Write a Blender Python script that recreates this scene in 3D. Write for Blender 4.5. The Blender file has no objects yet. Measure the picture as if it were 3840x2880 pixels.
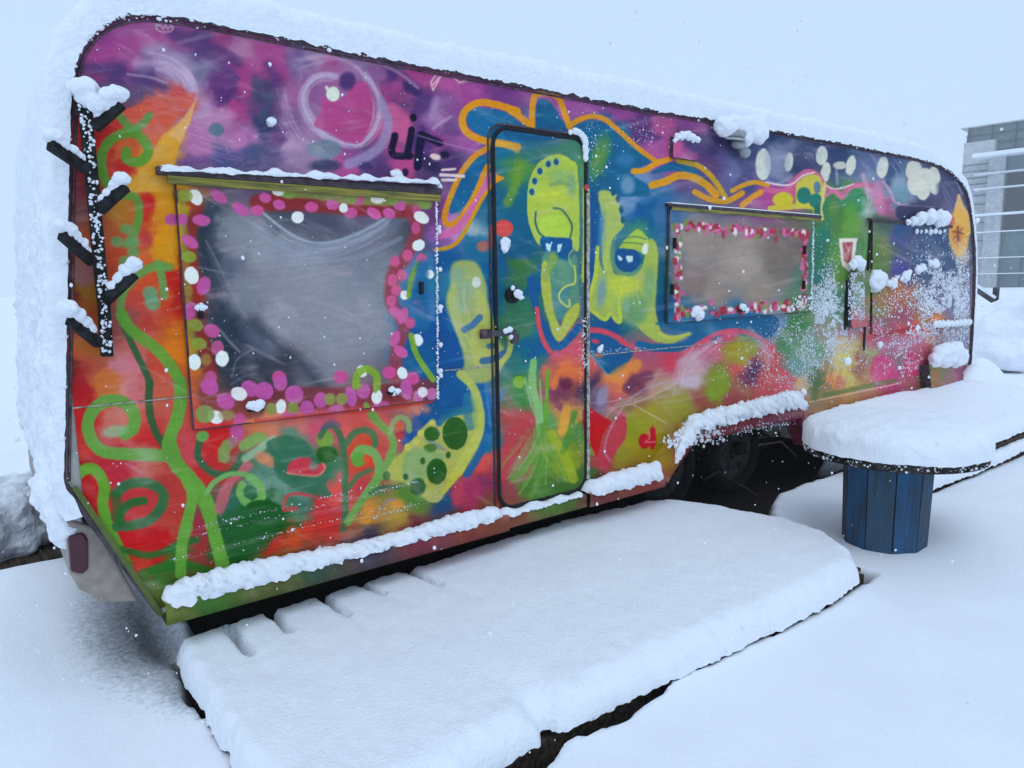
import bpy, bmesh, math, random
import numpy as np
from mathutils import Vector, Matrix
random.seed(7)
sc = bpy.context.scene
C = sc.collection
# ---------------------------------------------------------------- camera
CX, CD, CZ = -0.21798, 2.76915, 1.56448
CM = np.array([[0.79460928, 0.09727518, -0.5992776], [-0.60691799, 0.10173848, -0.78822575], [-0.01570521, 0.99004385, 0.1398804]])
FP = 1534.0
cd = bpy.data.cameras.new('camera'); cam = bpy.data.objects.new('camera', cd); C.objects.link(cam)
cam.matrix_world = Matrix(np.vstack([np.hstack([CM, [[CX], [-CD], [CZ]]]), [0, 0, 0, 1]]).tolist())
cd.sensor_width = 36; cd.lens = FP/2212*36; cd.clip_start = .02; cd.clip_end = 3000
sc.camera = cam
# ---------------------------------------------------------------- sky and light
SUN_EL, SUN_AZ = math.radians(62), math.radians(215)
w = bpy.data.worlds.new('World'); sc.world = w; w.use_nodes = True
nt = w.node_tree; bgn = nt.nodes['Background']
sky = nt.nodes.new('ShaderNodeTexSky'); sky.sky_type = 'NISHITA'; sky.sun_disc = False
sky.sun_elevation = SUN_EL; sky.sun_rotation = SUN_AZ; sky.dust_density = 6; sky.air_density = 2
mx = nt.nodes.new('ShaderNodeMixRGB'); mx.inputs[0].default_value = .975
mx.inputs[2].default_value = (5.85, 7.65, 9.95, 1)
nt.links.new(sky.outputs[0], mx.inputs[1]); nt.links.new(mx.outputs[0], bgn.inputs[0]); bgn.inputs[1].default_value = .1
sd = bpy.data.lights.new('sun', 'SUN'); sun = bpy.data.objects.new('sun', sd); C.objects.link(sun)
sd.energy = .7; sd.angle = math.radians(35); sd.color = (.88, .94, 1)
sun.rotation_euler = (math.radians(90)-SUN_EL, 0, math.radians(-35))
sc.view_settings.view_transform = 'Standard'; sc.view_settings.look = 'None'; sc.view_settings.exposure = 0; sc.view_settings.gamma = 1
sc.cycles.use_denoising = True
sc.cycles.max_bounces = 10; sc.cycles.volume_bounces = 6
ILL = np.array([.635, .86, 1.10])          # light that reaches the caravan side, used to turn paint colours into albedo

def ray(px, py): return CM@np.array((px-1106, 829.5-py, -FP))
def W(px, py, y=0.):
    r = ray(px, py); t = (y+CD)/r[1]; return np.array((CX+t*r[0], y, CZ+t*r[2]))
def GZ(px, py, z):
    r = ray(px, py); t = (z-CZ)/r[2]; return np.array((CX+t*r[0], -CD+t*r[1], z))
def proj(P):
    v = (P-np.array([CX, -CD, CZ]))@CM
    return 1106-FP*v[:, 0]/v[:, 2], 829.5+FP*v[:, 1]/v[:, 2]
# ---------------------------------------------------------------- the painted mural (drawn once, then laid onto the caravan side as paint)
# All artwork is drawn on a 2212 x 1659 drawing sheet; crop letters give the origin and scale of each detail study.
CR = {'Y':(907.3,604.8,.3906),'A':(0,0,.25),'B':(553,0,.25),'C':(1106,0,.25),'D':(1659,207.4,.25),'E':(0,414.7,.25),'F':(553,414.7,.25),'G':(1106,414.7,.25),
      'H':(1659,622.1,.25),'I':(0,829.5,.25),'J':(553,829.5,.25),'K':(1106,771.9,.25),'P':(345.6,898.6,.20833),'Q':(691.3,898.6,.20833),
      'U':(921.7,748.9,.15625),'V':(795,276.5,.20833),'Z':(0,0,1)}
BG = """
225,100,140,60,140 275,140,150,75,145 250,162,80,58,120 312,162,85,72,135 350,112,150,130,180 375,140,150,140,190 437,100,75,58,118 475,88,145,65,130 525,112,160,110,160 437,150,110,110,155 412,175,165,150,195 487,162,95,58,128 525,150,150,60,130 487,212,80,48,115 525,188,160,65,135
500,238,160,60,130 437,238,160,130,180 475,255,170,125,175 425,300,165,105,170 525,300,170,110,175 537,325,70,85,135 412,345,105,78,145 475,338,75,80,140 225,200,100,80,120 288,212,90,80,120 190,160,120,60,120 200,70,140,70,140 300,70,150,80,150 400,75,140,80,150
578,125,160,75,145 603,162,130,60,125 640,125,105,88,150 678,120,160,130,175 715,125,155,75,145 753,138,150,110,165 803,140,130,90,150 853,150,75,48,115 903,160,160,65,140 965,175,170,80,155 1028,188,155,60,150 1078,195,110,55,135 578,225,90,62,115 578,200,60,70,110 615,212,145,80,150 565,275,50,60,110
628,250,120,85,145 653,288,140,110,165 590,300,100,60,130 628,312,165,140,185 578,320,65,65,120 653,338,140,120,165 878,200,55,45,105 853,188,150,65,135 915,225,80,55,120 953,225,120,75,145 990,250,130,75,150 953,262,155,115,180 865,238,190,85,145 853,275,185,85,145 903,300,75,48,118 978,275,90,58,125
965,300,130,50,130 1015,312,150,80,160 978,338,72,52,112 928,375,75,58,112 865,350,175,70,140 828,375,80,58,118 790,362,90,70,130 753,370,170,75,150
1256,220,150,80,160 1331,238,140,65,145 1381,270,90,48,118 1393,300,85,52,122 1431,275,170,75,145 1506,270,130,70,145 1418,325,165,80,155 1468,325,195,85,155 1494,312,55,48,115 1531,325,55,52,112 1556,350,90,85,150 1518,362,90,60,120 1581,362,105,115,170 1606,388,65,72,130 1180,235,150,70,150 1540,300,60,55,110 1600,330,60,70,120
1671,302,28,50,105 1684,327,115,135,170 1734,332,60,72,118 1684,377,110,130,165 1671,392,68,88,148 1721,357,48,58,105 1809,327,35,55,108 1834,327,60,88,130 1871,352,80,100,150 1871,377,100,130,170 1896,320,48,58,118 1934,370,48,76,125 1941,395,108,150,180 1959,432,108,138,175 2046,395,66,76,118
2034,420,78,78,128 2059,370,48,58,108 1996,445,56,56,98 2050,445,72,78,128 1834,445,50,140,60 1846,420,60,140,80 1809,457,80,130,40 1796,495,80,130,50 1834,495,90,160,50 1784,507,40,125,100 1776,545,30,110,90 1804,557,90,150,50 1859,532,70,130,80 1871,457,120,170,160 1779,595,30,110,100 1814,595,90,140,60
1896,482,60,100,70 1891,532,80,120,50 1904,570,80,120,50 1909,532,110,130,60 1929,520,60,70,130 1946,507,35,80,140 1971,520,70,78,130 2009,520,45,78,130 1934,582,60,60,150 1984,557,50,80,130 2021,545,50,80,130 1896,420,190,130,180 1909,452,170,80,140 1891,402,180,130,180 1659,415,170,60,140 1709,407,190,80,130
1784,635,70,140,120 1809,660,80,140,110 1854,647,110,160,150 1889,635,80,120,70 1921,635,140,110,60 1946,635,170,100,60 1909,660,150,120,70 2009,637,70,80,120 2046,647,100,105,150 2072,672,108,113,155 1946,680,150,70,100 1996,685,165,110,55 1909,687,130,90,100 1721,697,55,130,60 1674,697,100,140,190 1666,722,110,150,190
1709,747,70,140,90 1721,785,90,150,150 1759,747,90,150,120 1784,722,140,140,130 1746,772,110,160,150 1666,760,205,70,80 1684,797,195,70,80 1671,822,185,80,80 1696,835,195,80,100 1729,830,190,170,130 1766,822,80,110,70 1776,785,140,130,90 1809,685,120,150,130 1844,692,185,80,90 1821,712,160,90,130
1814,747,190,170,120 1829,772,190,195,100 1834,810,195,190,80 1799,822,205,120,80 1854,785,150,90,80 1876,772,150,160,100 1871,822,170,130,90 1896,722,175,80,120 1909,747,170,110,150 1909,785,150,50,90 1909,817,180,40,110 1946,747,170,110,150 1934,785,120,100,110 1971,797,195,50,110 1984,735,180,100,150
1971,715,205,70,80 2016,712,225,130,50 2046,735,150,120,150 2009,760,180,90,120 2059,710,110,115,160 1996,802,100,120,70 2046,797,120,110,100 2084,722,110,120,160
1100,330,15,108,160 1150,310,40,110,140 1230,330,60,130,110 1118,362,80,150,60 1293,312,60,140,80 1300,280,10,90,140 1330,310,20,110,160 1350,350,60,130,190 1360,390,110,150,190 1281,350,80,150,70 1368,435,90,140,190 1393,452,5,88,160 1406,477,5,92,150 1426,470,60,110,170 1393,490,60,140,120 1356,665,90,160,110
1368,690,70,140,100 1426,590,20,90,120 1428,665,10,80,130 1468,702,30,110,160 1531,710,20,100,150 1606,695,30,110,160 1644,715,80,150,190 1506,727,50,130,170 1331,702,5,80,150 1121,540,20,90,140 1118,577,60,120,60 1136,590,60,120,80 1151,602,0,85,160 1131,665,50,120,90 1118,715,60,125,90 1144,740,20,100,140
1168,752,0,88,160 1136,790,40,120,120 1100,440,20,100,130 1110,480,15,95,140 1231,802,225,110,60 1218,770,195,80,110 1193,820,205,110,80 1268,785,205,90,90 1356,802,225,120,60 1393,765,165,80,120 1393,802,175,80,100 1443,777,205,60,90 1494,790,190,150,180 1481,760,180,120,160 1531,752,195,100,140 1568,722,205,70,110
1594,760,150,150,20 1618,745,120,150,70 1544,802,130,130,50 1594,790,195,80,80 1631,802,105,45,95 1651,777,190,120,130 1121,910,175,70,70 1118,960,175,90,90 1113,997,150,130,110 1168,997,80,150,60 1168,922,90,160,90 1131,847,60,140,70 1218,822,105,45,75 1206,860,115,55,95 1218,910,215,160,60 1213,885,195,140,80
1226,997,130,160,30 1238,935,60,130,60 1281,835,65,48,88 1306,860,110,100,140 1331,822,225,140,60 1368,835,105,55,85 1331,842,200,90,90 1331,860,170,80,90 1356,872,130,110,70 1281,960,110,150,60 1368,922,130,150,30 1356,960,150,150,30 1343,985,140,140,40 1393,897,150,150,40 1431,860,150,140,80 1418,835,170,130,130
1468,847,160,150,120 1494,822,185,165,190 1468,877,140,150,50 1544,847,120,160,30 1518,860,150,80,70 1581,860,150,70,80 1594,847,150,100,70 1631,822,105,55,85 1644,847,185,80,90 1268,1022,60,110,50 1293,1005,175,60,70 1418,972,140,130,10 1080,1040,150,60,70 1170,1050,70,130,50 1230,1045,60,110,40
175,440,120,75,75 262,445,175,120,40 238,502,175,90,50 238,520,195,80,50 250,552,185,70,40 320,440,195,35,35 355,440,205,150,25 350,515,215,150,15 362,552,205,150,15 320,515,185,60,60 180,590,130,90,90 185,640,130,95,20 175,690,150,65,30 162,765,185,80,50 188,752,165,95,40 250,690,145,80,80 250,790,195,120,140 288,790,195,110,130
225,815,195,110,50 175,815,165,35,40 200,790,175,80,60 288,577,205,110,50 312,595,205,80,40 375,590,190,38,28 380,640,180,28,25 300,640,195,70,60 350,640,205,80,40 325,690,185,60,50 375,715,205,110,20 388,765,215,120,20 350,790,195,70,50 325,790,175,70,50 300,740,190,100,90 150,640,110,40,35
250,262,195,60,45 325,225,210,90,75 338,262,195,90,65 400,212,195,70,70 237,312,190,35,30 258,312,195,100,50 262,362,190,35,35 325,362,205,150,30 362,312,210,160,40 362,400,195,140,10 275,400,195,160,30 225,288,180,38,38 175,400,120,50,60
175,842,170,25,35 225,842,195,110,50 262,842,205,130,130 288,850,195,110,120 350,855,195,90,70 160,905,190,35,35 262,900,195,110,100 320,950,195,45,45 175,980,190,52,48 250,1005,180,38,55 312,1010,185,90,80 350,1055,170,52,48 188,1055,180,28,28 300,1080,190,48,58 288,1167,190,25,30 325,1117,185,60,60 362,1142,180,70,55
375,1105,180,58,48 350,1162,190,15,25 325,1205,185,28,28 300,1217,195,60,40 438,1142,155,48,65 425,980,195,70,80 450,1017,190,42,42 475,955,200,35,35 500,1080,50,110,90 475,1105,50,110,90 500,1142,28,88,38 525,1180,28,92,32 525,1117,28,108,38 480,1190,35,95,35 430,1190,150,50,50 380,1215,60,110,40 590,1210,60,140,40
578,917,215,120,80 628,912,210,110,100 678,917,205,80,110 753,925,215,90,90 803,900,215,80,80 878,874,205,100,80 903,885,210,130,110 778,955,205,80,50 790,980,215,60,40 840,955,195,90,80 828,992,195,60,70 628,942,90,140,120 628,980,48,118,100 603,1005,38,108,78 628,1042,48,113,78 678,1042,70,130,110 703,1005,48,118,78
578,1042,100,150,140 603,1055,90,140,120 578,1092,18,88,28 590,1130,18,92,28 628,1117,28,108,58 653,1092,60,120,100 703,1092,195,48,58 703,1117,195,48,42 665,1142,205,60,38 628,1155,205,80,38 590,1175,195,48,38 728,1055,215,80,80 778,1055,195,60,70 803,1080,60,130,80 803,1092,215,140,50 853,1100,180,150,60
878,1080,80,140,50 853,1005,150,170,80 890,1005,110,170,110 953,855,0,88,160 928,905,0,78,160 978,867,0,82,155 903,925,58,88,150 878,950,28,78,160 990,892,40,120,150 1003,917,90,150,120 1040,867,60,120,180 1053,955,20,110,160 1040,1017,205,70,70 1053,1042,130,48,98 1028,1067,165,48,98 990,1067,185,60,90
965,1080,30,80,130 1053,992,210,80,80 948,440,130,60,140 943,465,100,58,120 958,502,140,80,170 978,497,190,130,200 1028,490,140,180,190 965,552,18,92,160 953,615,38,118,160 958,690,0,82,160 978,765,0,82,160 1065,565,18,88,150 1040,590,28,108,160 903,640,28,108,170 915,590,68,128,180 915,665,58,118,180 915,727,0,82,160
910,777,8,88,150 1045,420,20,90,140 1035,465,40,110,150 1025,525,30,110,160 1050,640,10,85,150
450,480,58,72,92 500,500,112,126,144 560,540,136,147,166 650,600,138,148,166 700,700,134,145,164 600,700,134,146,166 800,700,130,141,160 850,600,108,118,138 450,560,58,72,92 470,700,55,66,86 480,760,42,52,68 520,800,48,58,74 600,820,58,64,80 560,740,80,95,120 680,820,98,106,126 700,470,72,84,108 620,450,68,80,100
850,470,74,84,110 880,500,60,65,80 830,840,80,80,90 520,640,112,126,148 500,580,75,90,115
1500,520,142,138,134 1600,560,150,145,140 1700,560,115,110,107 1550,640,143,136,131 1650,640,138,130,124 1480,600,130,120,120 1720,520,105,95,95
360,1300,90,114,45 450,1275,60,115,45 600,1230,80,90,55 680,1215,48,82,70 800,1185,60,58,80 900,1155,115,48,70 1000,1125,125,60,50 1070,1100,120,70,50 1300,1055,115,48,60 1400,1035,135,60,60 1500,965,110,25,55 1600,948,115,32,52 1700,930,100,28,58 340,1260,60,115,42 160,1000,110,35,40 142,800,90,40,35 2012,800,80,110,60 2025,815,150,100,50 2045,805,90,120,60 2060,810,170,80,140 2076,815,110,60,90 1130,975,160,90,80
"""
# S = smooth stroke, L = straight stroke, G = smooth closed shape, H = hard-cornered shape, B = row of blobs
ART = """
H A 205,88,68 14 .9 1000,980 1250,880 1690,800 1660,890 1500,1050 1380,1200 1320,1290 1180,1150
H A 208,158,50 12 .95 1700,850 1600,1000 1380,1230 1300,1380 1200,1480 1080,1659 1500,1659 1510,1370 1560,1230 1640,1060
H A 215,175,120 25 .6 1700,850 1600,1000 1450,1150 1560,1230 1640,1060
S A 80,155,50 85 8 .95 960,1640 890,1500 880,1350 920,1250 1020,1170 1150,1150 1240,1210 1280,1300 1240,1380 1150,1400 1090,1370 1090,1310
S A 80,155,75 72 8 .9 1040,1010 1130,1110 1220,1080 1290,1000
S E 85,155,60 75 10 .9 960,0 1080,30 1170,50 1200,140 1190,260 1150,380 1090,450
B E 85,165,95 60,50,0 20 .8 1090,320 1150,440 1010,430 1080,600 1150,520
S E 90,160,75 75 10 .9 1180,720 1270,670 1360,640 1460,650
S E 90,165,85 70 10 .9 1370,620 1400,750 1420,900
B E 85,172,130 75,70,20 20 .8 1300,880 1320,960
S E 50,95,60 60 8 .95 1070,1160 1180,1400 1270,1580 1300,1670
S E 95,165,80 70 14 .9 1180,720 1080,850 1040,1000 1080,1130
S E 90,165,55 98 8 .95 1050,1060 1100,1150 1180,1230 1320,1330 1430,1440 1530,1590 1560,1680
S I 48,95,55 68 8 .95 1290,-20 1290,200 1330,380 1420,540
S I 92,165,60 112 8 1 1555,-20 1560,150 1520,330 1470,450 1455,560
S I 90,162,58 135 8 1 1460,520 1520,680 1620,800 1700,900 1770,1000 1815,1120
S I 95,168,60 115 8 1 1790,1040 1840,1250 1880,1400 1920,1560
S I 95,168,60 95 8 1 1610,820 1660,950 1640,1100 1600,1250 1570,1400 1560,1640
S I 92,160,65 108 8 1 1450,620 1250,610 1000,600 870,570 790,480 760,370 790,250 870,170 990,140 1110,190 1165,290 1140,390 1080,430
B I 125,185,140 120,55,-8 25 .75 990,410
B I 200,115,105 60,40,10 20 .8 1030,290
B I 150,190,160 120,70,25 60 .4 1280,600
S I 88,162,45 98 8 1 650,800 720,745 800,735 870,800 905,900 890,1020 910,1150 960,1280 1030,1430 1090,1560 1130,1680
S I 45,112,68 88 12 .95 1010,1230 1150,1220 1300,1170 1400,1050 1410,950 1340,880 1220,850 1100,870 1010,940
S I 38,105,50 75 12 .95 1040,1200 1050,1110 1130,1030 1240,1010
S I 38,105,50 90 20 .7 990,960 1020,1060 1000,1150
H P 190,95,112 20 .85 880,430 980,520 760,700 700,900 640,1060 560,980 600,800 700,640
S P 48,103,68 75 8 .95 410,270 390,400 440,500 540,585 680,610 760,560 860,420
B P 95,172,80 68,55,-15 8 1 440,210
S P 112,168,82 120 16 .9 660,430 660,380 700,300
S P 112,172,88 110 16 .9 870,310 1000,230 1060,230
B P 180,85,160 70,95,0 35 .8 800,180
B P 150,120,135 60,60,0 30 .7 750,270
S P 135,195,160 80 22 .8 880,440 980,380 1100,290 1180,240
S P 100,150,140 120 45 .6 1080,480 1180,600 1300,740 1500,820
B P 205,130,95 80,60,20 30 .8 1060,430 1140,470
G P 48,113,85 18 .9 1100,290 1250,205 1420,215 1540,290 1600,420 1680,480 1760,520 1790,600 1720,720 1780,830 1500,800 1300,700 1200,600 1170,430
G P 205,52,75 12 .95 1320,590 1350,480 1450,430 1560,440 1590,520 1690,490 1720,540 1640,610 1500,610 1380,600
S P 215,130,112 22 8 .8 1320,590 1500,615 1640,615 1710,545 1690,490
B P 110,140,125 50,45,0 20 .7 1590,520
S P 105,178,100 52 8 .95 480,800 560,690 700,610 850,600 970,650
S P 108,182,90 85 8 .95 940,640 1030,720 1055,800 1040,870 950,920 870,870 830,790 850,720
B P 48,115,72 70,70,0 14 .8 930,790
B P 25,88,28 170,70,0 14 .95 1060,940
B P 28,92,30 220,120,-15 30 .9 1100,1060 1000,1230
B P 112,168,60 90,95,0 12 .95 1710,240
G P 38,100,50 60 .75 620,1020 900,960 1180,920 1240,1080 1160,1260 1080,1400 720,1470 640,1220
S P 200,60,72 34 10 .85 1280,930 1320,830 1440,805 1570,830
S P 205,60,70 50 14 .85 1290,970 1400,960
S I 32,112,48 60 16 .85 1050,1430 1300,1480 1550,1390 1700,1345
S I 38,118,34 80 20 .85 1230,1640 1450,1570 1600,1560 1800,1620
S I 95,168,60 95 8 .9 1620,1240 1570,1400 1560,1640
S I 95,168,60 110 8 .9 1850,1280 1890,1420 1930,1560
S P 62,112,80 62 8 .9 1900,1180 1925,900 1920,600 1910,400 1880,230 1800,110 1720,120 1660,210
S P 90,95,130 60 16 .7 1700,120 1780,70 1850,100
B P 35,95,30 112,88,0 8 1 1730,400
S Q 70,122,82 70 8 .95 260,300 350,180 460,145 550,190 575,300
S Q 65,115,80 62 8 .95 260,1060 255,700 250,400 200,170
S Q 68,120,80 50 10 .9 300,740 400,620 520,560
S Q 105,178,95 95 10 .95 480,820 600,640 610,500 550,380 430,345 360,420
B Q 85,168,55 75,80,0 14 .95 400,450
B Q 215,80,45 35,35,0 12 .9 480,450
S Q 105,170,80 78 10 .95 560,-10 620,80 720,180 760,290 720,440 640,600 540,720 450,850 350,1000 290,1100
S Q 135,178,105 60 14 .85 730,170 770,60 840,15 910,60 925,150
B Q 210,95,60 55,60,0 18 .9 830,110
B Q 175,35,50 50,45,0 20 .8 830,200
G Q 172,188,82 10 .95 690,640 740,480 850,380 900,300 980,230 1050,140 1150,50 1240,110 1350,20 1640,-30 1690,150 1660,300 1560,500 1400,680 1290,820 1215,900 1080,860 900,700
G Q 125,172,112 30 .85 880,420 1000,330 1200,360 1300,430 1130,520 1090,650 960,690 850,640
G Q 190,205,60 25 .7 1560,420 1480,600 1300,780 1250,830 1340,640 1480,400 1620,150
B Q 185,195,85 36,40,0 8 1 910,325 1000,255 1050,180 1165,75
S U 45,120,160 120 30 .7 560,700 560,900 600,1100
S U 178,198,88 118 14 .95 470,380 620,520 690,700 735,900 740,1100 680,1300 560,1480 430,1680
S U 130,175,110 70 30 .6 640,700 670,900 670,1100
S U 20,98,165 110 20 .9 690,430 800,640 860,900 850,1150 780,1380 660,1600 560,1760
S U 60,125,195 40 20 .8 810,500 845,760 880,1100
B Q 110,130,155 130,28,30 18 .7 1200,300
B Q 40,95,32 132,172,0 6 1 1400,180
B Q 42,98,34 82,76,0 6 1 1160,185
B Q 38,92,32 106,136,5 6 1 1210,575
B Q 40,98,50 82,92,0 8 1 1015,735
B Q 60,118,48 70,42,0 10 .9 1145,330
B Q 45,100,42 27,36,0 5 1 1065,465 1330,405 890,632
B Q 55,115,60 42,50,0 10 .9 690,620
S Q 55,110,85 40 10 .8 520,800 640,740 820,740
S Q 150,130,150 30 12 .7 610,1000 680,900 780,860
B Q 215,150,50 60,40,0 15 .8 500,980 480,1080 800,920
G F 165,188,98 28 .9 1700,620 1850,590 1930,650 1990,800 2005,950 2060,1120 2085,1250 2150,1380 2130,1520 2000,1640 1850,1640 1760,1580 1800,1480 1760,1300 1680,1100 1640,950 1680,780
B F 120,165,150 70,80,0 50 .7 1780,960 1740,720 1800,840
G F 185,200,90 30 .6 1900,850 1980,900 2020,1150 2060,1400 1900,1500 1850,1300 1900,1100
W F 190,208,130 170 4 .5 1760,650 1720,950 1790,1250 1900,1500
W F 150,185,165 120 4 .5 1850,600 1900,800 1890,1000
S F 55,112,170 58 8 .95 1800,1190 1870,1150 1935,1085
B F 30,95,155 45,28,0 12 .9 2030,1330
S F 42,98,160 60 10 .9 1960,1460 2060,1440 2150,1390
S F 178,195,90 48 8 .9 2170,1200 2200,1290 2180,1400 2110,1480
B F 195,220,222 42,52,0 8 .95 1905,780
B F 212,78,72 100,62,0 12 .95 2130,310
B F 195,105,85 58,52,0 20 .8 1960,470
S F 195,70,65 60 16 .8 2030,450 2050,320
B V 212,72,72 92,92,0 12 .95 1410,1040
G B 20,105,160 12 1 1850,930 1950,930 2212,1000 2300,1240 2010,1200 1860,1120 1820,1030
S B 215,148,15 62 6 1 2260,960 2080,905 1950,885 1850,920 1790,990 1785,1070 1820,1140 1900,1190 2010,1225 2120,1240 2260,1270
G C 10,92,145 8 1 -40,1010 60,1060 150,1120 480,1130 440,1100 400,1200 -40,1200
G C 8,92,142 6 1 205,1110 215,880 300,860 370,920 420,1020 470,1110
H C 12,98,150 10 1 500,1100 700,1040 850,1090 1220,1400 1100,1450 1050,1520 1180,1600 1200,1700 640,1700 640,1300
B C 92,152,60 70,130,10 60 .75 780,1290 730,1420
B C 130,165,205 60,80,0 40 .7 1000,1600
B C 60,130,190 80,60,0 50 .7 980,1380
S C 215,148,15 58 6 1 -20,950 60,1005 165,1085
S C 215,148,15 52 6 1 175,1090 175,960 190,840 230,810 310,810 400,840 435,920 470,1020 500,1100
S C 210,145,20 44 8 1 490,1090 600,1025 700,1005 800,1030 900,1110 1000,1200 1100,1290 1240,1390
G C 12,98,150 10 1 1200,1500 1380,1400 1560,1440 1720,1600 1760,1700 1640,1620 1450,1480
S C 218,152,18 50 6 1 1050,1480 1150,1470 1250,1410 1360,1375
S C 190,160,30 46 8 1 1440,1390 1600,1430 1700,1500 1780,1600 1840,1700
S C 210,150,18 66 6 1 1210,1600 1320,1570 1430,1520 1560,1530 1680,1600 1760,1680
S C 205,150,25 40 8 1 1900,1650 2000,1600 2100,1575 2212,1600
S G 205,150,25 50 8 1 1580,0 1700,60 1850,80 1990,10
S G 215,150,30 50 8 1 1990,115 2070,50 2150,0
G V 12,98,155 10 1 1190,280 1060,370 950,540 870,720 840,850 880,890 990,810 1090,650 1170,490 1230,340
S V 214,145,18 60 6 1 1240,210 1110,290 990,430 900,600 830,780 795,900 810,990 870,1000 960,930 1050,800 1130,650 1200,480 1240,400
S V 205,100,172 85 14 .95 1265,510 1180,690 1070,860 960,1010 860,1085 750,1110
S V 205,150,15 40 6 1 1285,590 1190,720 1110,870 1010,1060 930,1180 830,1240 700,1265
S V 205,165,60 58 12 .9 1300,160 1400,170 1500,200 1545,235
H V 218,150,15 8 1 1300,465 1425,520 1310,580
S V 100,155,50 95 45 .85 1560,350 1540,550 1450,770
S V 60,130,100 120 60 .5 1500,300 1800,260 2000,250
G V 168,202,72 10 1 1650,750 1670,560 1720,430 1820,320 1980,268 2100,330 2175,450 2190,1220 2110,1215 2095,1150 1830,1130 1800,1220 1740,1170 1668,980
B V 125,182,120 110,70,0 60 .7 1980,500
B V 95,155,150 45,120,0 40 .6 2110,580
B V 190,212,60 150,70,0 60 .6 1860,700
B V 135,190,150 48,50,0 14 .6 1950,350 1870,372 1783,447 1728,553 1698,663
B V 25,85,140 27,36,0 5 1 1950,350 1870,372 1783,447 1728,553 1698,663
G V 168,215,70 12 .9 1770,1120 1770,1000 1830,920 1950,890 2060,960 2090,1130
S V 40,100,95 22 5 .95 1740,870 1735,970 1770,1080 1820,1125
S V 48,110,95 22 6 .9 1920,830 2000,845 2070,920 2115,1020 2095,1140
S V 90,140,120 40 25 .5 1900,590 2000,570 2080,590
G V 0,85,155 8 1 1800,1130 1950,1135 2100,1150 2110,1260 2060,1400 1960,1320 1850,1300 1790,1220
H V 175,228,242 6 1 1842,1195 1902,1205 1885,1285 1850,1255
H V 175,228,242 6 1 1962,1208 2018,1198 1990,1282 1962,1292
G G 85,150,125 25 .9 260,560 350,520 400,560 470,600 545,540 575,700 575,1000 500,1010 430,1100 360,1050 290,800
G G 168,192,72 14 1 262,620 300,600 325,750 340,850 345,950 375,1080 420,1160 460,1060 510,1000 575,960 580,1060 500,1180 440,1270 400,1290 355,1240 305,1080 262,900 250,760
G G 60,135,150 20 .8 360,880 400,830 520,820 480,900 460,1010 420,1110 385,1040
B G 130,170,70 40,70,15 25 .8 350,590 300,700
B G 100,160,130 60,120,0 40 .6 450,700
S G 182,208,95 16 4 1 540,640 545,780 480,808 425,850 405,910 440,965 495,990 495,930
S G 150,190,120 14 5 .8 555,470 495,540 500,600 540,660
S G 0,88,160 62 14 1 165,760 200,960 260,1150 340,1290 400,1340 470,1290 580,1170
S G 208,72,90 42 8 1 215,1010 238,1170 275,1290 330,1380
H G 205,78,112 14 .9 450,1400 580,1250 580,1420
S G 170,205,62 62 10 1 640,-20 642,250 642,500 632,760
S G 0,85,155 88 14 1 712,30 722,250 722,450 700,600 668,760
G G 165,196,92 14 1 745,0 880,10 925,80 935,200 965,290 900,370 862,440 850,600 800,700 775,450 790,250
B G 90,150,185 35,190,3 40 .6 775,350
B G 28,90,130 20,32,0 5 1 875,5 915,62 945,150 958,240
B C 28,95,130 22,32,0 6 1 760,1540 820,1570 860,1605
G G 158,190,80 12 1 845,560 880,700 950,725 1050,710 1125,640 1150,540 1190,410 1240,440 1262,550 1250,800 1240,1000 1290,1200 1400,1240 1540,1222 1400,1305 1250,1295 1130,1210 1050,1130 960,1090 930,1140 895,1115 855,1055 805,1110 720,1060 655,1000 660,920 700,760 735,560 800,700
B G 90,145,185 38,130,6 40 .75 775,860
B G 80,150,115 110,140,0 60 .75 1060,1010
B G 95,160,115 50,150,0 40 .6 1190,800
B G 188,212,60 120,90,0 60 .7 960,800
B G 120,170,190 25,60,0 20 .6 990,1000
W G 190,215,110 160 3 .45 1040,720 1010,900 1060,1120
W G 110,165,140 120 3 .5 1190,620 1190,900 1180,1180
W G 140,185,120 100 3 .4 840,120 900,300 840,500
S G 178,208,70 32 6 1 740,480 722,700 685,850 662,980 720,1050 805,1102 852,1050 900,1112 935,1115 930,1010
G G 162,202,70 10 1 925,480 990,400 1080,320 1150,365 1185,430 1160,540 1060,500 980,488
S G 60,130,90 12 5 .8 960,440 1060,440 1150,460
S G 60,130,90 12 5 .8 985,395 1070,385 1160,410
S G 90,150,120 40 12 .8 870,480 865,560 890,650 950,700 1050,705 1110,640
G G 0,82,150 8 1 905,500 980,492 1060,500 1110,560 1095,640 1030,690 950,680 895,620
H G 185,228,245 5 1 915,545 940,560 955,580 935,595 915,575
H G 185,228,245 5 1 985,550 1040,555 1045,600 1005,615 990,590
B G 225,235,238 26,48,8 8 1 1150,490
S G 208,68,95 44 6 1 655,1190 780,1202 900,1250 980,1310 1055,1375
G G 0,90,155 8 1 655,1235 800,1235 930,1310 1050,1375 1000,1480 930,1560 850,1580 760,1520 700,1430 650,1330
B G 205,65,85 38,18,15 6 .9 720,1290
B G 150,72,45 40,26,0 10 .9 750,1410
S G 120,170,200 12 5 .7 700,1430 770,1510 830,1600
G G 18,98,155 12 1 1080,1290 1250,1310 1450,1300 1570,1215 1420,1190 1310,1160 1310,1120 2230,1060 2230,1260 1950,1185 1750,1215 1600,1300 1450,1372 1300,1382 1100,1360
S G 182,200,80 30 12 .9 1270,1220 1380,1265 1530,1225
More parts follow.
